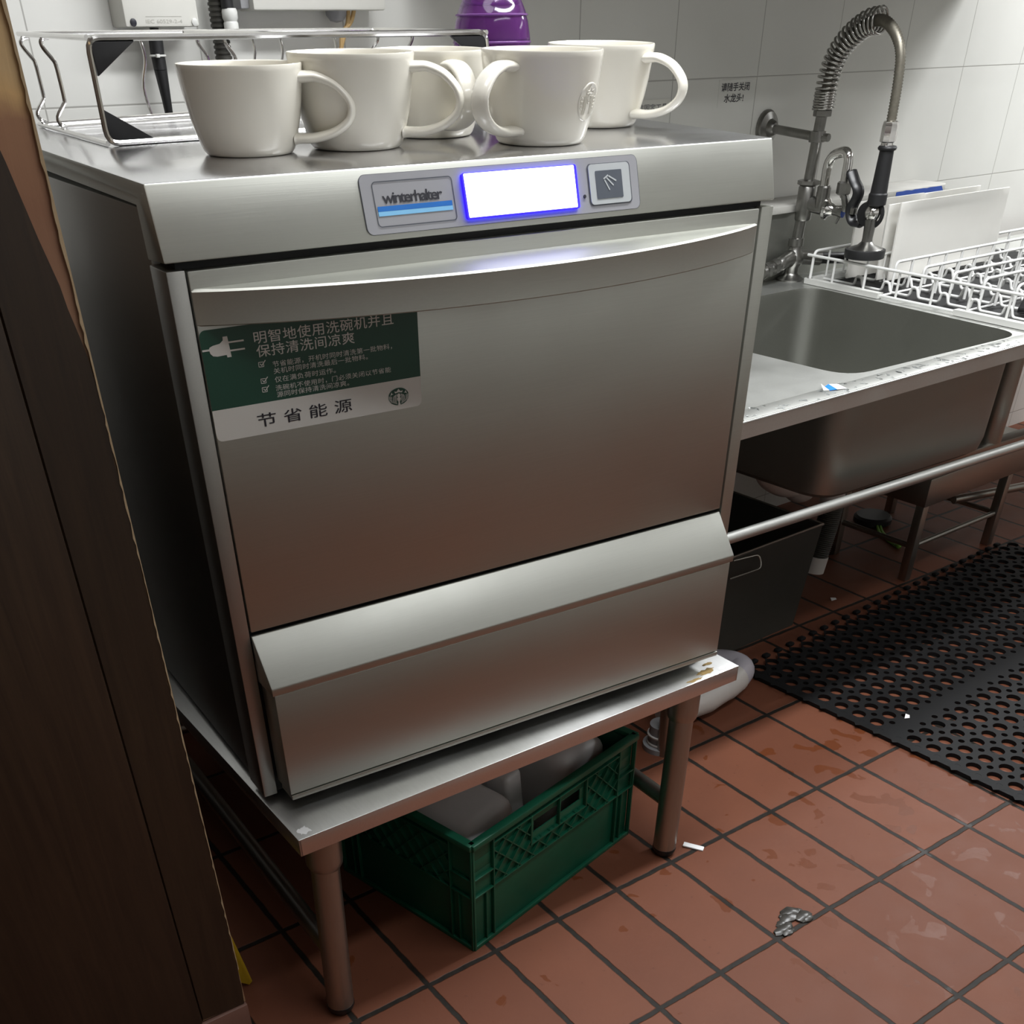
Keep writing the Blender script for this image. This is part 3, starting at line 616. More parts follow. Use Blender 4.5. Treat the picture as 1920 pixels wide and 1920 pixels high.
for k in (0, 1):
    bm = BM(); tube(bm, smooth([(0.683 + 0.012*k, VB + 0.02, 1.070), (0.681 + 0.006*k, VB + 0.02, 1.052), (0.674 - 0.004*k, VB + 0.022, 1.036), (0.664 + 0.003*k, VB + 0.025, 1.005), (0.662, VB + 0.03, 0.93)], 4), 0.0034, 8)
    J2.part('wire', bm, M['tan'], label='tan wire')
C1 = Thing('power_cable', 'black sleeved cable with white tie hanging from the left wall box', 'cable', (0.362, VB + 0.02, 0.93), WY)
bm = BM(); tube(bm, [(0.3625, VB + 0.018, 1.0462), (0.3620, VB + 0.018, 1.034)], 0.0062, 14); C1.part('gland', bm, M['black_plastic'])
bm = BM(); tube(bm, [(0.3620, VB + 0.018, 1.034), (0.3610, VB + 0.018, 1.0185), (0.3615, VB + 0.018, 1.000)], [0.0098, 0.0098, 0.0092], 14)
tube(bm, [(0.3615, VB + 0.018, 1.000), (0.3635, VB + 0.02, 0.965), (0.365, VB + 0.022, 0.93), (0.366, VB + 0.024, 0.80)], [0.0092, 0.0066, 0.0048, 0.0048], 12); C1.part('sleeve', bm, M['black'])
bm = BM(); tube(bm, [(0.361 + 0.0105*math.cos(2*PI*k/20), VB + 0.018 + 0.0105*math.sin(2*PI*k/20), 1.0155) for k in range(20)], 0.0013, 6, True)
box(bm, 0.3535, 0.3585, VB + 0.004, VB + 0.009, 1.0135, 1.0175, 0.0006); C1.part('cable_tie', bm, M['white_plastic'], label='white cable tie')
C2 = Thing('cable_conduit', 'corrugated dark grey conduit with white gland between the wall boxes', 'conduit', (0.466, VB + 0.02, 0.80), WY)
bm = BM(); prof = []; z = 0.80
while z < 1.09: prof += [(0.0125, z), (0.0125, z + 0.003), (0.0108, z + 0.0036), (0.0108, z + 0.0056)]; z += 0.006
lathe(bm, prof, (0.4655, VB + 0.024, 0), 18); C2.part('hose', bm, M['grey_hose'], sharp=60)
bm = BM(); tube(bm, [(0.468, VB + 0.004, 1.20), (0.4715, VB + 0.002, 1.066)], 0.0088, 14); C2.part('sleeve', bm, M['black'])
bm = BM(); lathe(bm, [(0.008, 1.0335), (0.0105, 1.036), (0.0105, 1.050), (0.0092, 1.052), (0.0112, 1.056), (0.0112, 1.0625), (0.0098, 1.0665)], (0.4735, VB + 0.002, 0), 18); C2.part('gland', bm, M['white_plastic'])
# notices
N1 = Thing('wall_notice', 'clear sticker with two lines of dark writing on the tiles left of the tap', 'sticker', (1.612, VW, 0.92), WY)
bm = BM(); box(bm, 1.566, 1.668, VW - 0.0006, VW - 0.0001, 0.912, 0.957); N1.part('film', bm, plain('clear_film', (0.71, 0.705, 0.67), 0.2, var=0.02))
N1.part('lettering', text_bm('请随手关闭', 1.573, 1.658, 0.9380, 0.9520, fw(VW - 0.0006), 1.0, 0.02, 0.0004), M['ink_mid'])
N1.part('lettering', text_bm('水龙头!', 1.584, 1.643, 0.9195, 0.9340, fw(VW - 0.0006), 1.0, 0.02, 0.0004), M['ink_mid'])
N2 = Thing('wall_label', 'small white label with dark writing low on the tiles beside the rightmost mug', 'label', (1.40, VW, 0.90), WY)
bm = BM(); box(bm, 1.255, 1.428, VW - 0.0006, VW - 0.0001, 0.905, 0.932); N2.part('paper', bm, M['box_white'])
N2.part('lettering', text_bm('清洁固定工具', 1.325, 1.421, 0.9130, 0.9250, fw(VW - 0.0006), 1.0, 0.01, 0.0004), M['ink_soft'])

# ================================================================== sink counter
ZC = 0.6016; VF = 0.0231; U0, U1 = 0.80, 3.2; VBK = 0.705
C = Thing('sink_counter', 'stainless steel counter with deep sink basin right of the dishwasher', 'sink', (1.42, 0.36, 0), WY)
BAS = [(1.150, 0.084), (1.6320, 0.066), (1.7010, 0.606), (1.150, 0.612)]
hole = fillet([(x, y, ZC) for x, y in BAS], 0.055, 6, True)
bm = BM()
outer = [(U0, VF), (U1, VF), (U1, VBK), (U0, VBK)]
def ring_bridge(bm, inner, rect, z):
    # fills between a rounded hole and a rectangle with quads
    cx = sum(p.x for p in inner)/len(inner); cy = sum(p.y for p in inner)/len(inner)
    iv = [bm.verts.new((p.x, p.y, z)) for p in inner]; ov = []
    (x0, y0), (x1, y1) = rect
    q = len(inner)//4; cor = [(x0, y0), (x1, y0), (x1, y1), (x0, y1)]
    ov = [bm.verts.new((cx_, cy_, z)) for cx_, cy_ in cor]
    for c_ in range(4):
        idx = [c_*q + k for k in range(q)]
        for a, b in zip(idx, idx[1:]): bm.faces.new((iv[a], iv[b], ov[c_]))
        a = c_*q + q - 1; b = (c_*q + q) % len(inner); bm.faces.new((iv[a], iv[b], ov[(c_+1) % 4], ov[c_]))
    return iv
iv = ring_bridge(bm, hole, ((U0, VF), (U1, VBK)), ZC)
box(bm, U0, U1, VF, VF + 0.004, 0.5770, ZC - 0.0008); box(bm, U0, U0 + 0.004, VF, VBK, 0.5770, ZC - 0.0008); box(bm, U0, U1, VBK - 0.004, VBK, 0.5770, ZC - 0.0008)
C.part('worktop', bm, M['steel_counter'])
bm = BM(); tube(bm, [(U0, VF + 0.001, ZC - 0.0012), (U1, VF + 0.001, ZC - 0.0012)], 0.0016, 8)
box(bm, U0, U1, VF + 0.002, VF + 0.039, ZC, ZC + 0.0012, 0.0005); C.part('front_rim', bm, M['steel_counter'])
bm = BM(); ZBO = 0.392
def scaled(pts, k, z):
    cx = sum(p.x for p in pts)/len(pts); cy = sum(p.y for p in pts)/len(pts); return [Vector((cx + (p.x-cx)*k, cy + (p.y-cy)*k, z)) for p in pts]
rgs = []
for k, z in ((1.0, ZC), (0.998, ZC - 0.004), (0.99, ZBO + 0.035), (0.975, ZBO + 0.016), (0.93, ZBO + 0.006), (0.5, ZBO + 0.003), (0.08, ZBO)): rgs.append([bm.verts.new(p) for p in scaled(hole, k, z)])
for a, b in zip(rgs, rgs[1:]):
    for k in range(len(hole)): bm.faces.new((a[k], a[(k+1) % len(hole)], b[(k+1) % len(hole)], b[k]))
bm.faces.new(rgs[-1])
ro = []
for k, z in ((1.012, ZC - 0.004), (1.004, ZBO + 0.033), (0.988, ZBO + 0.010), (0.93, ZBO - 0.001), (0.08, ZBO - 0.004)): ro.append([bm.verts.new(p) for p in scaled(hole, k, z)])
for a, b in zip(ro, ro[1:]):
    for k in range(len(hole)): bm.faces.new((a[k], b[k], b[(k+1) % len(hole)], a[(k+1) % len(hole)]))
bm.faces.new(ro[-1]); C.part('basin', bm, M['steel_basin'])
bm = BM(); box(bm, U0, 2.33, VBK, VW - 0.001, 0.577, 0.7285, 0.002); C.part('backsplash', bm, M['steel_basin'])
bm = BM(); tube(bm, [(0.80, 0.030, 0.4275), (1.75, 0.032, 0.402), (3.1, 0.034, 0.366)], 0.0088, 14); C.part('front_rail', bm, M['steel_counter'])
bm = BM()
prism(bm, [(1.30, 0.3865), (3.1, 0.331), (3.1, 0.321), (1.30, 0.3765)], 'y', 0.120, 0.150, 0.001); C.part('lower_beam', bm, M['steel_dull'])
for u in (1.765, 2.95):
    bm = BM(); tube(bm, [(u, 0.140, 0.3865 - 0.031*(u - 1.30)), (u, 0.140, 0.578)], 0.0235, 20); C.part('leg', bm, M['steel_dull'])
for u in (0.83, 2.95):
    for v in (0.10, 0.62):
        bm = BM(); tube(bm, [(u, v, 0.0), (u, v, 0.578 if v > .3 or u < 1 else 0.325)], 0.016, 16); C.part('leg', bm, M['steel_dull'])
# drops of water along the front rim
bm = BM(); r2 = random.Random(11)
for k in range(95):
    u = 0.83 + 0.75*r2.random()**0.8; v = VF + 0.004 + 0.032*r2.random(); s = r2.uniform(0.0012, 0.004)
    b = BM(); bmesh.ops.create_uvsphere(b, u_segments=10, v_segments=5, radius=1)
    merge(bm, b, Matrix.Translation((u, v, ZC + 0.0014)) @ Matrix.Rotation(r2.uniform(0, 3), 4, 'Z') @ Matrix.Diagonal((s*r2.uniform(1, 2.6), s, s*0.28, 1)))
single('water_drops', bm, M['water'], 'scattered water drops along the front edge of the sink counter', 'water', (1.2, 0.04, ZC), WY, stuff=True)
# torn packet on the counter
T_ = Thing('torn_packet', 'small torn blue and white packet scrap on the sink counter edge', 'paper scrap', (1.068, 0.052, ZC + 0.0012), WY)
zc = ZC + 0.0016
def crumple(pts, z, th=0.0006):
    b = BM(); v0 = [b.verts.new((x, y, z + h)) for x, y, h in pts]; v1 = [b.verts.new((x, y, z + h + th)) for x, y, h in pts]
    b.faces.new(v0[::-1]); b.faces.new(v1); n = len(pts)
    for i in range(n): b.faces.new((v0[i], v0[(i+1) % n], v1[(i+1) % n], v1[i]))
    return b
T_.part('white_flap', crumple([(1.062, 0.040, 0.001), (1.081, 0.036, 0.0), (1.084, 0.056, 0.002), (1.066, 0.060, 0.004)], zc), M['paper'])
T_.part('blue_flap', crumple([(1.052, 0.046, 0.0), (1.0618, 0.0405, 0.001), (1.0655, 0.0605, 0.004), (1.057, 0.060, 0.002)], zc), M['paper_blue'])
T_.part('clear_corner', crumple([(1.044, 0.052, 0.0), (1.0522, 0.047, 0.0), (1.0565, 0.0605, 0.002), (1.062, 0.072, 0.003)], zc), M['white_plastic'])
# painted ledge on the backsplash
Lg = Thing('ledge_board', 'worn grey ledge board with blue front edge on the sink backsplash', 'ledge', (1.6, 0.76, 0.7285), WY)
bm = BM(); prism(bm, [(U0, 0.698), (2.280, 0.698), (2.308, 0.715), (2.318, 0.745), (2.308, VW - 0.001), (U0, VW - 0.001)], 'z', 0.7287, 0.7420, 0.0015); Lg.part('board', bm, M['ledge'])
e = []; u = 2.085
while u < 2.275: e.append((u, 0.7398 + r2.uniform(-0.0012, 0.001))); u += 0.012
bm = BM(); prism(bm, [(2.085, 0.7290), (2.275, 0.7290)] + e[::-1], 'y', 0.6972, 0.6985); Lg.part('paint_strip', bm, M['blue_paint'])

# ================================================================== pre-rinse tap
F = Thing('pre_rinse_tap', 'tall spring pre-rinse tap with black spray handle at the back of the sink', 'tap', (1.725, 0.684, ZC), WY)
UF, VR = 1.725, 0.6745
def fl(prof, c, d=(0, 0, 1), seg=22): b = BM(); lathe(b, prof, c, seg, d); return b
F.part('base_flange', fl([(0.030, 0), (0.030, 0.003), (0.024, 0.007), (0.017, 0.011), (0.0145, 0.016), (0.0145, 0.03)], (UF, 0.683, ZC)), M['chrome_worn'])
bm = fl([(0.0145, 0.614), (0.0145, 0.626), (0.020, 0.634), (0.022, 0.643), (0.020, 0.652), (0.014, 0.660), (0.0135, 0.667), (0.0165, 0.668), (0.0165, 0.682), (0.012, 0.684)], (UF, 0.682, 0))
tube(bm, smooth([(UF, 0.682, 0.645), (UF - 0.026, 0.681, 0.643), (UF - 0.052, 0.679, 0.636)], 4), [0.017]*4 + [0.0145]*4 + [0.013], 16)
tube(bm, smooth([(UF, 0.682, 0.648), (UF + 0.040, 0.672, 0.643), (UF + 0.065, 0.660, 0.641)], 4), 0.0145, 16); F.part('body', bm, M['chrome_worn'])
bm = BM(); tube(bm, [(UF - 0.050, 0.679, 0.6365), (UF - 0.110, 0.676, 0.628)], 0.0130, 12); tube(bm, [(UF - 0.064, 0.678, 0.6345), (UF - 0.076, 0.677, 0.6330)], 0.0170, 6); tube(bm, [(UF - 0.088, 0.677, 0.631), (UF - 0.098, 0.6765, 0.6295)], 0.0160, 6); F.part('side_union', bm, M['chrome_worn'])
bm = BM(); tube(bm, [(UF + 0.062, 0.662, 0.641), (UF + 0.16, 0.640, 0.634)], 0.0115, 12); F.part('side_pipe', bm, M['black_plastic'])
bm = BM(); tube(bm, [(UF, 0.680, 0.68), (UF, 0.677, 0.728)], 0.0115, 16); F.part('riser_pipe', bm, M['chrome_worn'])
# mixer valve
bm = fl([(0.0155, 0.716), (0.0175, 0.719), (0.0175, 0.735), (0.0185, 0.745), (0.0185, 0.776), (0.0165, 0.779), (0.012, 0.780)], (UF, 0.674, 0))
tube(bm, smooth([(UF, 0.674, 0.750), (UF + 0.006, 0.648, 0.745), (UF + 0.012, 0.620, 0.742)], 4), 0.0150, 16)
lathe(bm, [(0.0135, 0.742), (0.0145, 0.755), (0.0145, 0.778), (0.012, 0.781)], (UF + 0.004, 0.6335, 0), 18); F.part('mixer_valve', bm, M['chrome_worn'])
F.part('collar', fl([(0.019, 0.779), (0.0235, 0.781), (0.0235, 0.7875), (0.013, 0.790)], (UF, 0.673, 0), seg=6), M['chrome_worn'])
kd = (0.25, -0.96, -0.08)
F.part('knob_base', fl([(0.0150, 0), (0.0195, 0.004), (0.0195, 0.010), (0.013, 0.016), (0.0105, 0.024)], (UF + 0.006, 0.629, 0.741), kd), M['chrome'])
kn = F.part('knob', fl([(0.009, 0.020), (0.0095, 0.034), (0.0105, 0.036), (0.0105, 0.045)], (UF + 0.006, 0.629, 0.741), kd), M['chrome_worn'])
F.part('knob_cap', fl([(0.0105, 0.0445), (0.0105, 0.047), (0.008, 0.048), (0, 0.048)], (UF + 0.006, 0.629, 0.741), kd), M['blue_paint'], kn, 'blue cap on the knob')
bm = BM(); tube(bm, [(UF + 0.016, 0.590, 0.733), (UF + 0.014, 0.596, 0.716)], 0.003, 8); F.part('knob_lever', bm, M['chrome_worn'], kn)
bm = BM(); tube(bm, fillet([(UF + 0.003, 0.6335, 0.78), (UF + 0.003, 0.6335, 0.832), (UF + 0.004, 0.5845, 0.845), (UF + 0.004, 0.5845, 0.790)], 0.022, 6), 0.0098, 16); F.part('spout', bm, M['chrome'])
F.part('spout_nut', fl([(0.0105, 0.768), (0.0145, 0.771), (0.0145, 0.789), (0.0115, 0.792)], (UF + 0.004, 0.5845, 0), seg=6), M['chrome_worn'])
bm = BM(); tube(bm, [(UF + 0.005, 0.583, 0.770), (UF + 0.008, 0.574, 0.752), (UF + 0.010, 0.578, 0.742)], 0.0085, 12); F.part('spout_outlet', bm, M['chrome_worn'])
bm = BM(); tube(bm, [(UF, 0.673, 0.786), (UF, 0.6665, 0.900)], 0.0115, 16); F.part('riser_pipe', bm, M['chrome_worn'])
bm = BM(); lathe(bm, [(0.012, 0.853), (0.0165, 0.854), (0.0165, 0.872), (0.012, 0.873)], (UF, 0.6695, 0), 18); tube(bm, [(UF, 0.655, 0.8625), (UF, 0.640, 0.8625)], 0.007, 10)
F.part('bracket_clamp', bm, M['chrome_worn'])
bm = BM(); tube(bm, [(UF, 0.684, 0.8635), (UF + 0.001, VW - 0.02, 0.8715)], 0.0082, 12); F.part('bracket_arm', bm, M['chrome_worn'])
F.part('bracket_flange', fl([(0.032, 0), (0.032, 0.004), (0.028, 0.010), (0.016, 0.014), (0.013, 0.024), (0.0095, 0.027)], (UF + 0.001, VW - 0.0005, 0.8725), (0, -1, 0)), M['chrome_worn'])
F.part('spring_nut', fl([(0.0165, 0.8965), (0.0185, 0.8975), (0.0185, 0.9065), (0.0165, 0.908)], (UF, 0.666, 0), seg=6), M['chrome_worn'])
hp = [(0.666, 0.900), (0.666, 0.934), (0.665, 0.955), (0.661, 0.976), (0.652, 0.997), (0.635, 1.017), (0.614, 1.032), (0.590, 1.043), (0.562, 1.046), (0.538, 1.036), (0.5185, 1.018), (0.5065, 0.996), (0.5015, 0.966), (0.4995, 0.934), (0.4985, 0.893)]
path = smooth([(UF, v, z) for v, z in hp], 8)
# arc length resample
def resample(P, step):
    out = [P[0]]; acc = 0
    for a, b in zip(P, P[1:]):
        l = (b-a).length; d = step - acc
        while d <= l: out.append(a + (b-a)*(d/l)); d += step
        acc = l - (d - step)
    return out
hs = resample(path, 0.0024); rad = [0.0100 if (i % 2) else 0.0084 for i in range(len(hs))]
bm = BM(); tube(bm, hs, rad, 14); F.part('hose', bm, plain('woven_hose', (0.20, 0.185, 0.15), 0.4, 0.6, var=0.3, scale=200), sharp=80)
sp = resample(smooth([(UF, v, z) for v, z in hp[:9]], 12), 0.0005)
sp = [p for p in sp if p.z > 0.9075 or p.y < 0.64]
hel = []; ph = 0; N_ = len(sp)
for i in range(N_):
    Tn = (sp[min(i+1, N_-1)] - sp[max(i-1, 0)]).normalized(); A = Vector((1, 0, 0)); Bv = Tn.cross(A).normalized()
    pitch = 0.0043 if i*0.0005 < 0.030 else 0.0092
    ph += 2*PI*0.0005/pitch
    hel.append((sp[i], A, Bv, ph))
pts = []
last = -1
for (c, A, Bv, p_) in hel:
    pts.append(c + (A*math.cos(p_) + Bv*math.sin(p_))*0.0200)
pts2 = [pts[i] for i in range(0, len(pts), 1)]
bm = BM(); tube(bm, pts2, 0.0027, 6); F.part('spring', bm, M['chrome_mid'], sharp=80)
F.part('hose_nut', fl([(0.0125, 0.861), (0.0155, 0.863), (0.0155, 0.888), (0.0145, 0.890), (0.0145, 0.8945), (0.0095, 0.896)], (UF, 0.498, 0), seg=8), M['chrome'])
F.part('hose_nut', fl([(0.0125, 0.852), (0.0115, 0.862)], (UF, 0.498, 0)), M['chrome'])
F.part('spray_grip', fl([(0.0145, 0.757), (0.0185, 0.759), (0.0185, 0.7765), (0.0165, 0.779), (0.0155, 0.80), (0.0145, 0.83), (0.0138, 0.848), (0.0175, 0.850), (0.0185, 0.853), (0.0165, 0.856), (0.010, 0.857)], (UF, 0.4955, 0)), M['black'])
bm = BM(); bmesh.ops.create_uvsphere(bm, u_segments=24, v_segments=14, radius=1); bmesh.ops.transform(bm, matrix=Matrix.Translation((UF, 0.500, 0.7445)) @ Matrix.Diagonal((0.0165, 0.0165, 0.017, 1)), verts=bm.verts); sv = F.part('spray_valve', bm, M['chrome'])
bm = BM(); tube(bm, [(UF + 0.018*0 + 0.004 + 0.021*math.sin(a)*0, 0.504 + 0.0245*math.cos(a), 0.742 + 0.0225*math.sin(a)) for a in [2*PI*k/28 for k in range(28)]], 0.0042, 8, True)
F.part('hold_ring', bm, M['black_plastic'], sv)
bm = BM(); lathe(bm, [(0.0205, -0.006), (0.0215, 0), (0.0205, 0.006), (0.0, 0.007)], (UF - 0.004, 0.510, 0.742), 24, (-1, 0, 0)); F.part('valve_cap', bm, M['black_plastic'], sv)
lv = [(0.568, 0.8115), (0.556, 0.796), (0.543, 0.782), (0.541, 0.770), (0.5485, 0.752), (0.549, 0.738), (0.538, 0.724), (0.520, 0.721)]
bm = BM(); tube(bm, smooth([(UF - 0.004, v, z) for v, z in lv], 6), [0.0030] + [0.0046]*(6*7), 10, sx=2.6, ref=(0.81, -0.58, 0)); F.part('trigger_lever', bm, M['black_plastic'])
bm = BM(); box(bm, UF - 0.0125, UF - 0.001, 0.538, 0.5475, 0.7385, 0.7500, 0.001); F.part('lever_plate', bm, M['chrome_worn'])
F.part('spray_neck', fl([(0.013, 0.733), (0.0115, 0.720), (0.0105, 0.700), (0.011, 0.694), (0.018, 0.688), (0.033, 0.683), (0.037, 0.680)], (UF, 0.501, 0)), M['chrome_worn'])
F.part('spray_head', fl([(0.034, 0.6815), (0.0405, 0.681), (0.0412, 0.679), (0.0405, 0.666), (0.037, 0.6645), (0.0, 0.6645)], (UF, 0.501, 0), seg=32), M['black'])

# ================================================================== white dish rack and plates
DA = Vector((-0.1057, -0.9944, 0)); DB_ = Vector((1, 0, 0)); DO = Vector((1.7215, 0.6300, 0))
def rk(a, b, z): p = DO + DA*a + DB_*b; return (p.x, p.y, z)
Q = Thing('dish_rack', 'white wire dish rack beside the sink holding plates', 'dish rack', (1.98, 0.37, ZC), WY)
ZR0 = ZC + 0.006; RL, RWd, ZRT = 0.600, 0.72, 0.660
def wire(name, pts, r=0.0026, rad=0.010, m='white_wire', parent=None):
    bm = BM(); tube(bm, fillet(pts, rad, 4) if rad else pts, r, 8); return Q.part(name, bm, M[m], parent)
fr = BM()
def bar4(bm, pa, pb, w, h):
    a, b = Vector(pa), Vector(pb); d = (b-a).normalized(); s = Vector((-d.y, d.x, 0))*w/2
    q = [a - s, b - s, b + s, a + s]; v0 = [bm.verts.new(p) for p in q]; v1 = [bm.verts.new(p + Vector((0, 0, h))) for p in q]
    bm.faces.new(v0[::-1]); bm.faces.new(v1)
    for i in range(4): bm.faces.new((v0[i], v0[(i+1) % 4], v1[(i+1) % 4], v1[i]))
for (pa, pb) in ((rk(-0.004, 0, ZC + 0.001), rk(0.205, 0, ZC + 0.001)), (rk(0.395, 0, ZC + 0.001), rk(RL, 0, ZC + 0.001)), (rk(0, -0.004, ZC + 0.001), rk(0, 0.16, ZC + 0.001))):
    bm = BM(); bar4(bm, pa, pb, 0.016, 0.010); Q.part('clip_strip', bm, M['white_plastic'])
bm = BM(); tube(bm, [rk(0, 0, ZR0), rk(RL, 0, ZR0)], 0.0028, 8); Q.part('base_rail', bm, M['white_wire'])
bm = BM(); tube(bm, [rk(0, 0, ZR0), rk(0, RWd, ZR0)], 0.0028, 8); Q.part('base_rail', bm, M['white_wire'])
bm = BM(); tube(bm, [rk(RL, 0, ZR0), rk(RL, RWd, ZR0)], 0.0028, 8); Q.part('base_rail', bm, M['white_wire'])
wire('top_rail', [rk(0.004, 0.0, ZR0), rk(0.004, 0.002, ZRT + 0.004), rk(0.004, RWd, ZRT + 0.004)], 0.003, 0.012)
bm = BM(); tube(bm, [rk(-0.012, 0.0, ZRT - 0.0045), rk(RL, 0.0, ZRT - 0.0045)], 0.0028, 8); Q.part('top_rail', bm, M['white_wire'])
k = 0
for a in [0.088*i + 0.066 for i in range(7)]:
    bm = BM(); tube(bm, [rk(a, 0.003, ZR0), rk(a, 0.003, ZRT - 0.004)], 0.0026, 8); Q.part('side_post', bm, M['white_wire'])
for b in [0.06*i + 0.055 for i in range(11)]:
    bm = BM(); tube(bm, [rk(0.004, b, ZR0), rk(0.004, b, ZRT + 0.003)], 0.0022, 8); Q.part('back_post', bm, M['white_wire'])
ROWS = [0.112, 0.188, 0.262, 0.337, 0.412, 0.487]
# rails run parallel to the wall
for i, a in enumerate(ROWS):
    sb = 0.060 - 0.002*i
    wire('divider_rail', [rk(a, sb, ZR0), rk(a, sb, ZRT), rk(a, RWd, ZRT)], 0.0029, 0.010)
    bs = [sb + 0.058 + 0.0605*j for j in range(9)]
    for b in bs:
        if b > 0.62: break
        bm = BM(); tube(bm, [rk(a, b, ZR0), rk(a, b, ZRT)], 0.0029, 8); Q.part('divider_post', bm, M['white_wire'])
for j in range(8):
    b = 0.045 + 0.076*j; pts = [rk(0.0, b, ZR0)]
    edges_ = [0.02] + ROWS + [RL - 0.02]
    for a in ROWS:
        pts += [rk(a - 0.016, b, ZR0), rk(a - 0.012, b, ZR0 + 0.017), rk(a + 0.001, b, ZR0 + 0.017), rk(a + 0.008, b, ZR0)]
    pts += [rk(RL, b, ZR0)]
    wire('base_wire', pts, 0.0027, 0.006)
for a in (0.20, 0.40):
    bm = BM(); tube(bm, [rk(a, 0.0, ZR0 - 0.002), rk(a, RWd, ZR0 - 0.002)], 0.0026, 8); Q.part('base_rail', bm, M['white_wire'])
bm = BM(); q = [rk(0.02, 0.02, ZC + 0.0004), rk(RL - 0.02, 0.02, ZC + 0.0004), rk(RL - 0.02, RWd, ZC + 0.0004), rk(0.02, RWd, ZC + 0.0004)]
prism(bm, [(p_[0], p_[1]) for p_ in q], 'z', ZC + 0.0003, ZC + 0.0020)  # black sheet put in to darken the shaded counter inside the rack
single('shade_sheet', bm, M['black_mat'], 'thin black sheet added as shade on the counter below the white dish rack', 'mat', (1.98, 0.37, ZC), WY)
def plate(name, label, u0, u1, v, z0, z1, lean, grp='white rectangular plates in the dish rack'):
    t_ = Thing(name, label, 'plate', ((u0+u1)/2, v, z0), WY, grp)
    bm = BM(); nx, nz = 14, 8; V_ = []
    for sgn in (0, 1):
        g = []
        for i in range(nx + 1):
            row = []
            for j in range(nz + 1):
                s, r = i/nx, j/nz; ex = max(abs(2*s-1), abs(2*r-1)); rim = max(0, (ex - 0.55)/0.45)**2
                row.append(bm.verts.new((u0 + (u1-u0)*s, v + lean*r - 0.009*rim + (0.0055 if sgn else 0), z0 + (z1-z0)*r)))
            g.append(row)
        V_.append(g)
    for sgn in (0, 1):
        g = V_[sgn]
        for i in range(nx):
            for j in range(nz):
                q = (g[i][j], g[i+1][j], g[i+1][j+1], g[i][j+1]); bm.faces.new(q if sgn == 0 else q[::-1])
    a, b = V_
    bd = [(i, 0) for i in range(nx)] + [(nx, j) for j in range(nz)] + [(i, nz) for i in range(nx, 0, -1)] + [(0, j) for j in range(nz, 0, -1)]
    for (i, j), (i2, j2) in zip(bd, bd[1:] + bd[:1]): bm.faces.new((a[i][j], b[i][j], b[i2][j2], a[i2][j2]))
    bmesh.ops.recalc_face_normals(bm, faces=bm.faces)
    es = [e for e in bm.edges if e.calc_face_angle(0) > 1.0]
    bmesh.ops.bevel(bm, geom=es, offset=0.0014, segments=2, profile=0.5, affect='EDGES')
    t_.part('plate_body', bm, M['plate'], sharp=50); return t_
plate('plate', 'foremost white rectangular plate standing in the dish rack', 1.815, 2.218, 0.500, ZC + 0.012, 0.7555, 0.004)
plate('plate', 'white rectangular plate right behind the foremost one in the dish rack', 1.802, 2.075, 0.520, ZC + 0.012, 0.7515, 0.004)
plate('plate', 'white plate at the back left of the rack, behind the spray head', 1.772, 2.004, 0.575, ZC + 0.012, 0.7540, 0.004)
plate('plate', 'white plate at the back right of the rack, below the blue ledge edge', 2.010, 2.232, 0.580, ZC + 0.012, 0.7520, 0.004)
bm = BM(); box(bm, 0, 0.115, -0.019, 0.019, 0, 0.012, 0.003); bmesh.ops.transform(bm, matrix=Matrix.Translation((1.722, 0.115, ZC + 0.0125)) @ Matrix.Rotation(0.35, 4, 'Z') @ Matrix.Rotation(-0.30, 4, 'Y'), verts=bm.verts)
single('black_utensil', bm, M['black_plastic'], 'black plastic utensil lying in the front of the white dish rack', 'utensil', (1.722, 0.115, ZC + 0.0125), WY)

# ================================================================== below the sink
E1 = Thing('drain_trap', 'white plastic drain trap below the sink basin', 'drain pipe', (1.44, 0.35, 0.23), WY)
bm = BM(); bmesh.ops.create_uvsphere(bm, u_segments=20, v_segments=12, radius=0.040); bmesh.ops.translate(bm, verts=bm.verts, vec=(1.443, 0.352, 0.300)); E1.part('trap_bowl', bm, M['pvc'])
bm = BM(); tube(bm, smooth([(1.300, 0.345, 0.392), (1.330, 0.347, 0.345), (1.385, 0.350, 0.315), (1.443, 0.352, 0.302)], 5), 0.030, 16); E1.part('inlet_pipe', bm, M['pvc'])
bm = BM(); tube(bm, [(1.443, 0.352, 0.298), (1.54, 0.354, 0.285), (1.565, 0.354, 0.268), (1.57, 0.353, 0.235)], 0.027, 16); E1.part('outlet_pipe', bm, M['pvc'])
E2 = Thing('drain_hose', 'dark ribbed drain hose with white end cap hanging below the sink', 'hose', (1.56, 0.35, 0.07), WY)
hp2 = resample(smooth([(1.572, 0.352, 0.240), (1.571, 0.352, 0.205), (1.564, 0.352, 0.160), (1.552, 0.352, 0.112)], 8), 0.0022)
bm = BM(); tube(bm, hp2, [0.0255 if i % 2 else 0.0235 for i in range(len(hp2))], 16); E2.part('ribbed_hose', bm, M['grey_hose'], sharp=80)
bm = BM(); tube(bm, [(1.553, 0.352, 0.114), (1.5475, 0.352, 0.078)], [0.0262, 0.0252], 18); E2.part('end_cap', bm, M['pvc'], label='white end cap')
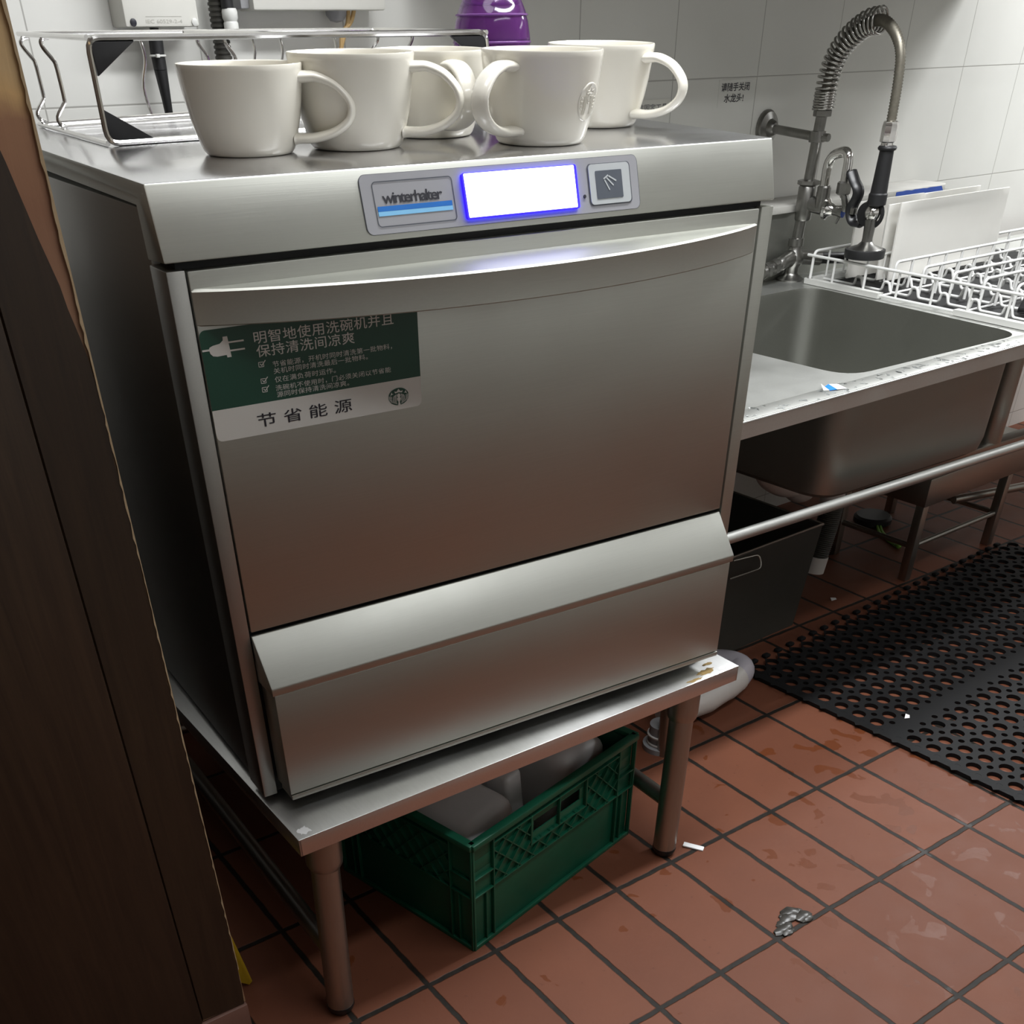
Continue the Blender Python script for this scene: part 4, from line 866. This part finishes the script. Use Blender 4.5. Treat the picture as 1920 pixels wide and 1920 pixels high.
# waste bin
G = Thing('steel_bin', 'dark grey square bin standing under the sink behind the dishwasher stand', 'bin', (1.28, 0.45, 0), WY)
bm = BM()
def tapered(bm, x0, x1, y0, y1, z0, z1, k, th):
    def r(z, kk, ins): return [(x0 - kk + ins, y0 - kk + ins, z), (x1 + kk - ins, y0 - kk + ins, z), (x1 + kk - ins, y1 + kk - ins, z), (x0 - kk + ins, y1 + kk - ins, z)]
    R4 = [[bm.verts.new(p) for p in q] for q in (r(z0, 0, 0), r(z1, k, 0), r(z1, k, th), r(z0 + th, 0, th))]
    bm.faces.new(R4[0][::-1]); bm.faces.new(R4[3])
    for a, b in zip(R4, R4[1:]):
        for i in range(4): bm.faces.new((a[i], a[(i+1) % 4], b[(i+1) % 4], b[i]))
tapered(bm, 1.055, 1.432, 0.297, 0.62, 0.0, 0.231, 0.016, 0.004); G.part('bin_body', bm, M['grey_hose'])
bm = BM(); tube(bm, [(1.039, 0.281, 0.231), (1.448, 0.281, 0.231), (1.448, 0.636, 0.231), (1.039, 0.636, 0.231)], 0.003, 8, True); G.part('rim', bm, M['steel_dull'])
bm = BM(); tube(bm, fillet([(1.175, 0.283, 0.222), (1.240, 0.272, 0.222), (1.240, 0.262, 0.196), (1.150, 0.266, 0.196)], 0.012), 0.0021, 8); G.part('bin_handle', bm, M['steel_dull'])
# low steel stand
H = Thing('low_steel_table', 'low stainless steel table with bar stretchers standing behind the rubber mat', 'table', (2.0, 0.45, 0), WY)
bm = BM(); box(bm, 1.822, 2.32, 0.275, 0.600, 0.181, 0.245, 0.002); H.part('apron', bm, M['steel_dull'])
for u, v in ((1.838, 0.290), (2.192, 0.290), (1.838, 0.500), (2.192, 0.585)):
    bm = BM(); box(bm, u - 0.011, u + 0.011, v - 0.011, v + 0.011, 0, 0.182, 0.002); H.part('leg', bm, M['steel_dull'])
for pa, pb in (((1.838, 0.29, 0.082), (1.838, 0.50, 0.082)), ((1.838, 0.29, 0.082), (2.192, 0.29, 0.082)), ((2.192, 0.29, 0.082), (2.192, 0.585, 0.082))):
    bm = BM(); tube(bm, [pa, pb], 0.0065, 10); H.part('stretcher', bm, M['steel_dull'])
bm = BM(); tube(bm, [(2.10, 0.36, 0.115), (2.75, 0.20, 0.115)], 0.010, 12)
single('floor_pipe', bm, M['steel_dull'], 'thick steel bar running off to the right behind the low table', 'pipe', (2.4, 0.28, 0.105), WY)
bm = BM(); lathe(bm, [(0, 0.0), (0.040, 0), (0.050, 0.006), (0.050, 0.018), (0.044, 0.024), (0.0, 0.026)], (2.085, 0.565, 0.0), 30)
PD = Thing('floor_pad', 'round black pad with lime green cord on the floor under the sink', 'pad', (2.085, 0.565, 0), WY)
PD.part('pad', bm, M['black'])
for k in (0, 1):
    bm = BM(); tube(bm, smooth([(2.062 + 0.012*k, 0.535, 0.012), (2.03 + 0.012*k, 0.50, 0.005), (2.008 + 0.008*k, 0.46, 0.004), (1.995, 0.43, 0.004), (1.990, 0.416, 0.005)], 6), 0.0035, 8); PD.part('cord', bm, M['lime'], label='lime green cord')
bm = BM(); bmesh.ops.create_uvsphere(bm, u_segments=12, v_segments=8, radius=0.008); bmesh.ops.translate(bm, verts=bm.verts, vec=(1.990, 0.414, 0.008)); PD.part('cord_end', bm, M['lime'])
bm = BM(); tube(bm, smooth([(1.54, 0.125, 0.3835), (1.575, 0.120, 0.3845), (1.615, 0.123, 0.3815), (1.64, 0.128, 0.3785)], 6), 0.0035, 8, sx=1.0)
box(bm, 1.575, 1.62, 0.118, 0.134, 0.3785, 0.3840, 0.002)
single('green_strap', bm, M['lime'], 'small lime green strap lying on the beam below the sink', 'strap', (1.595, 0.126, 0.379), WY)
# elbow pipe and drain fitting on the floor by the stand
E3 = Thing('waste_pipe', 'bent white waste pipe on the floor at the right end of the dishwasher stand', 'pipe', (1.05, 0.2, 0), 0)
ctr = smooth([(1.045, 0.300, 0.036), (1.108, 0.268, 0.038), (1.118, 0.225, 0.040), (1.080, 0.203, 0.039)], 8)
bm = BM(); tube(bm, ctr, 0.0275, 20); E3.part('bend', bm, plain('grey_white_pvc', (0.50, 0.47, 0.52), 0.35, var=0.05))
bm = BM(); tube(bm, [(1.085, 0.205, 0.039), (1.045, 0.195, 0.037), (1.035, 0.193, 0.036), (1.018, 0.190, 0.035), (0.985, 0.187, 0.034), (0.93, 0.190, 0.033), (0.88, 0.20, 0.033)], [0.0285, 0.0285, 0.0265, 0.0255, 0.0280, 0.0265, 0.0265], 20); E3.part('coupling', bm, M['pvc'])
E4 = Thing('drain_fitting', 'short grey drain stub with white rings rising from the floor behind the crate', 'drain pipe', (0.835, 0.150, 0), 0)
bm = BM(); lathe(bm, [(0.034, 0), (0.034, 0.010), (0.024, 0.012), (0.024, 0.050), (0.0, 0.050)], (0.835, 0.150, 0), 24); E4.part('stub', bm, M['grey_plastic'])
for z in (0.030, 0.014):
    bm = BM(); tube(bm, [(0.835 + 0.0255*math.cos(2*PI*k/28), 0.150 + 0.0255*math.sin(2*PI*k/28), z) for k in range(28)], 0.0025, 6, True); E4.part('ring', bm, M['pvc'])

# ================================================================== green crate and jugs
CY = 0.2146; cb_ = rotz((0.2348, -0.0998, 0), -CY)   # crate frame
CX, CV = cb_.x, cb_.y; CL, CW, CH = 0.384, 0.292, 0.196
A = Thing('plastic_crate', 'green plastic crate with lattice walls under the dishwasher stand', 'crate', (CX + CL/2, CV + CW/2, 0), CY)
bm = BM(); box(bm, CX + 0.004, CX + CL - 0.004, CV + 0.004, CV + CW - 0.004, 0.0, 0.006); A.part('floor_plate', bm, M['crate'])
def wall(length, place, handle, nm):
    bm = BM()
    def bx(a0, a1, d0, d1, z0, z1, bev=0.0006):
        p = [place(a, d_) for a in (a0, a1) for d_ in (d0, d1)]; xs_ = [q[0] for q in p]; ys_ = [q[1] for q in p]
        box(bm, min(xs_), max(xs_), min(ys_), max(ys_), z0, z1, bev)
    T0, T1 = 0.007, 0.0095   # wall skin set back from the rib faces
    hs0, hs1, hz0, hz1 = length*0.36, length*0.64, 0.140, 0.160
    if handle:
        bx(0.008, length - 0.008, T0, T1, 0.0, hz0); bx(0.008, hs0, T0, T1, hz0, hz1); bx(hs1, length - 0.008, T0, T1, hz0, hz1); bx(0.008, length - 0.008, T0, T1, hz1, CH - 0.004)
        bx(hs0 - 0.012, hs1 + 0.012, 0.001, T0, 0.124, 0.1265); bx(hs0 - 0.012, hs0 - 0.009, 0.001, T0, 0.1265, 0.178); bx(hs1 + 0.009, hs1 + 0.012, 0.001, T0, 0.1265, 0.178)
        bx(length*0.5 - 0.001, length*0.5 + 0.001, 0.001, T0, 0.1265, 0.178)
    else: bx(0.008, length - 0.008, T0, T1, 0.0, CH - 0.004)
    bx(0.002, length - 0.002, -0.002, 0.012, CH - 0.010, CH, 0.002)      # rim
    bx(0.004, length - 0.004, 0.001, T0, 0.0, 0.007); bx(0.045, length - 0.045, 0.0015, T0, 0.098, 0.1005); bx(0.045, length - 0.045, 0.0015, T0, 0.174, 0.1765)
    for a in (0.045, length - 0.047): bx(a, a + 0.0024, 0.001, T0, 0.007, CH - 0.012)
    for a in (0.030, length - 0.032): bx(a, a + 0.002, 0.002, T0, 0.007, 0.098)
    for z in (0.098, 0.130):
        bx(0.006, 0.045, 0.001, T0, z, z + 0.0024); bx(length - 0.045, length - 0.006, 0.001, T0, z, z + 0.0024)
    for a in (0.003, length - 0.0065): bx(a, a + 0.0035, 0.0008, T0 + 0.001, 0.0, CH - 0.006)
    # diagonal ribs of the lattice
    za, zb__ = 0.100, 0.175; dx = (zb__ - za)*0.95
    a = 0.047 - dx
    def rib(a0, z0, a1, z1):
        dl = math.hypot(a1-a0, z1-z0); 
        if dl < 0.004: return
        nx, nz = -(z1-z0)/dl*0.0009, (a1-a0)/dl*0.0009
        q = [(a0+nx, z0+nz), (a1+nx, z1+nz), (a1-nx, z1-nz), (a0-nx, z0-nz)]
        v0 = [bm.verts.new((*place(x, 0.002), zz)) for x, zz in q]; v1 = [bm.verts.new((*place(x, T0 + 0.0005), zz)) for x, zz in q]
        bm.faces.new(v0); bm.faces.new(v1[::-1])
        for i in range(4): bm.faces.new((v0[i], v1[i], v1[(i+1) % 4], v0[(i+1) % 4]))
    lo, hi = 0.047, length - 0.047
    step = 0.030
    s = lo - dx
    while s < hi:
        for sg in (1, -1):
            a0, z0, a1, z1 = (s, za, s + dx, zb__) if sg > 0 else (s + dx, za, s, zb__)
            # clip to lo..hi
            def cl(a_, z_, b_, y_):
                if a_ == b_: return a_, z_
                if a_ < lo: return lo, z_ + (y_-z_)*(lo-a_)/(b_-a_)
                if a_ > hi: return hi, z_ + (y_-z_)*(hi-a_)/(b_-a_)
                return a_, z_
            if max(a0, a1) <= lo or min(a0, a1) >= hi: continue
            p0 = cl(a0, z0, a1, z1); p1 = cl(a1, z1, a0, z0)
            if handle:
                # leave the hand hold free
                m0, m1 = hs0 - 0.012, hs1 + 0.012
                segs = []; n_ = 24; run = None
                for i in range(n_ + 1):
                    f = i/n_; aa = p0[0] + (p1[0]-p0[0])*f; zz = p0[1] + (p1[1]-p0[1])*f; ok = not (m0 < aa < m1 and zz > 0.126)
                    if ok and run is None: run = (aa, zz)
                    if (not ok or i == n_) and run is not None: segs.append((run, (aa, zz))); run = None
                for q0, q1 in segs: rib(*q0, *q1)
            else: rib(*p0, *p1)
        s += step
    A.part(nm, bm, M['crate'], sharp=30)
wall(CL, lambda a, d: (CX + a, CV + d), True, 'long_wall')
wall(CL, lambda a, d: (CX + a, CV + CW - d), True, 'long_wall')
wall(CW, lambda a, d: (CX + d, CV + a), False, 'short_wall')
wall(CW, lambda a, d: (CX + CL - d, CV + a), False, 'short_wall')
def jug(label, x, y, z, sx, sy, sz, rx, ry, rz, printed=False):
    base = (CX + x, CV + y, z); J_ = Thing('jug', label, 'jug', base, CY, 'milky jugs in the green crate')
    Mx = Matrix.Translation(base) @ Matrix.Rotation(rz, 4, 'Z') @ Matrix.Rotation(ry, 4, 'Y') @ Matrix.Rotation(rx, 4, 'X')
    bm = BM(); box(bm, -sx/2, sx/2, -sy/2, sy/2, 0, sz, min(sx, sy)*0.22, 4, Mx); bd = J_.part('jug_body', bm, M['jug'], sharp=60)
    bm = BM(); b = BM(); lathe(b, [(0.016, sz - 0.002), (0.016, sz + 0.012), (0.018, sz + 0.012), (0.018, sz + 0.022), (0, sz + 0.022)], (sx*0.2, 0, 0), 18); merge(bm, b, Mx); J_.part('jug_cap', bm, M['jug'])
    if printed:
        b = BM()
        for k in range(4): poly_bm([[(sx*0.05, 0.72*sz - 0.008*k), (sx*0.30, 0.72*sz - 0.008*k), (sx*0.30, 0.72*sz - 0.008*k + 0.004), (sx*0.05, 0.72*sz - 0.008*k + 0.004)]], lambda u, w, l: (u, -sy/2 - l, w), 0.0005, b)
        bmesh.ops.transform(b, matrix=Mx, verts=b.verts); J_.part('printed_block', b, M['ink_soft'], bd)
jug('milky white jug leaning in the left half of the green crate', 0.118, 0.150, 0.012, 0.120, 0.20, 0.160, 0.0, -0.16, 0)
jug('narrow milky jug wedged in the middle of the green crate', 0.205, 0.165, 0.008, 0.036, 0.16, 0.176, 0, -0.12, 0)
jug('milky jug with dark print in the right half of the green crate', 0.300, 0.150, 0.010, 0.115, 0.18, 0.182, 0.10, 0.08, 0, True)

# ================================================================== rubber mat
MA = math.radians(3.9)
org = rotz((1.2163, -0.0015, 0), -MA); ox, oy = org.x, org.y; p = 0.0405; zt = 0.0085
bm = BM()
def cell(cx, cy, hx, r, z=zt):
    n = 16; O_, I_, J_ = [], [], []
    for k in range(n):
        a = 2*PI*k/n; c, s = math.cos(a), math.sin(a); d = hx/(abs(c) + abs(s))
        O_.append(bm.verts.new((cx + c*d, cy + s*d, z)))
        if r: I_.append(bm.verts.new((cx + c*r, cy + s*r, z))); J_.append(bm.verts.new((cx + c*r, cy + s*r, 0.001)))
    if not r: bm.faces.new(O_); return
    for k in range(n):
        k2 = (k+1) % n; bm.faces.new((O_[k], O_[k2], I_[k2], I_[k])); bm.faces.new((I_[k], I_[k2], J_[k2], J_[k]))
NX, up_n, dn_n = 26, 7, 13
def block(y_first, rows, sign):
    for j in range(rows):
        for i in range(NX):
            cell(ox + i*p, y_first + sign*j*p, p/2, 0.0134)
            if j > 0: cell(ox + i*p - p/2, y_first + sign*j*p - sign*p/2, p/2, 0.0060)
block(oy - p, up_n + 1, 1)
y2 = oy - p - 2*p
block(y2, dn_n, -1)
# solid seam between the two halves, border skirts
def flat(x0, x1, y0, y1): box(bm, x0, x1, y0, y1, 0.001, zt - 0.0002)
for i in range(NX):
    cell(ox + i*p, oy - 2*p, p/2, 0)
    for q_ in (-0.5, 0.5): cell(ox + i*p - p/2, oy - 2*p + q_*p, p/2, 0.0060)
flat(ox - p*0.82, ox - p*0.30, y2 - dn_n*p + p*0.5, oy - p + (up_n + 1)*p - p*0.6)
bmesh.ops.remove_doubles(bm, verts=bm.verts, dist=0.0002)
Mt = Thing('rubber_mat', 'black rubber floor mat with rows of round holes on the red tiles', 'mat', (ox + 0.4, oy - 0.1, 0), MA)
for i in range(NX):
    x = ox + i*p - p/2; y = oy - p + (up_n + 0.62)*p
    box(bm, x - 0.009, x + 0.009, y, y + 0.013, 0.001, zt - 0.0004, 0.003)
Mt.part('mat_sheet', bm, M['black_mat'])
# ================================================================== scraps on the floor
bm = BM(); box(bm, -0.017, 0.017, -0.0055, 0.0055, 0, 0.003, 0.001); bmesh.ops.transform(bm, matrix=Matrix.Translation((0.668, -0.1085, 0.0005)) @ Matrix.Rotation(-0.98, 4, 'Z') @ Matrix.Rotation(0.05, 4, 'Y'), verts=bm.verts)
single('plastic_scrap', bm, M['paper'], 'small white plastic strip on the tiles by the right stand leg', 'scrap', (0.668, -0.1085, 0))
b = crumple([(1.271, -0.066, 0), (1.279, -0.0715, 0.001), (1.289, -0.064, 0.0), (1.284, -0.058, 0.002)], zt + 0.0004)
single('paper_scrap', b, M['paper'], 'tiny white paper scrap lying on the black rubber mat', 'scrap', (1.28, -0.065, zt))
b = crumple([(1.590, 0.377, 0), (1.604, 0.374, 0.001), (1.610, 0.382, 0.0), (1.597, 0.387, 0.002)], 0.0006)
single('paper_scrap', b, M['paper'], 'tiny white paper scrap on the shaded tiles beyond the rubber mat', 'scrap', (1.60, 0.38, 0))
r3 = random.Random(5); bm = BM()
for k in range(16):
    b = BM(); bmesh.ops.create_icosphere(b, subdivisions=2, radius=1)
    for v in b.verts: v.co *= 1 + 0.35*noise.noise(v.co*2.1 + Vector((k, 0, 0)))
    s = r3.uniform(0.004, 0.011); merge(bm, b, Matrix.Translation((0.648 + r3.uniform(-0.020, 0.040), -0.325 + r3.uniform(-0.014, 0.016), 0.0012)) @ Matrix.Diagonal((s*1.5, s, s*0.42, 1)))
single('grout_chip', bm, M['stone'], 'broken tile corner with wet grey grout crumbs in the red floor', 'chipped grout', (0.648, -0.325, 0), stuff=True)
# ceiling lamps (out of the picture, above the room)
def ceil_lamp(x, y, sx, sy, label):
    t_ = Thing('ceiling_light', label, 'ceiling light', (x, y, CEIL - 0.03), 0)
    bm = BM(); w = 0.03
    for a in ((x - sx/2 - w, x - sx/2, y - sy/2 - w, y + sy/2 + w), (x + sx/2, x + sx/2 + w, y - sy/2 - w, y + sy/2 + w), (x - sx/2, x + sx/2, y - sy/2 - w, y - sy/2), (x - sx/2, x + sx/2, y + sy/2, y + sy/2 + w)):
        box(bm, *a, CEIL - 0.03, CEIL, 0.002)
    t_.part('lamp_frame', bm, M['white_plastic'])
ceil_lamp(1.35, -0.15, 1.1, 0.28, 'long ceiling light above the sink, out of the picture')
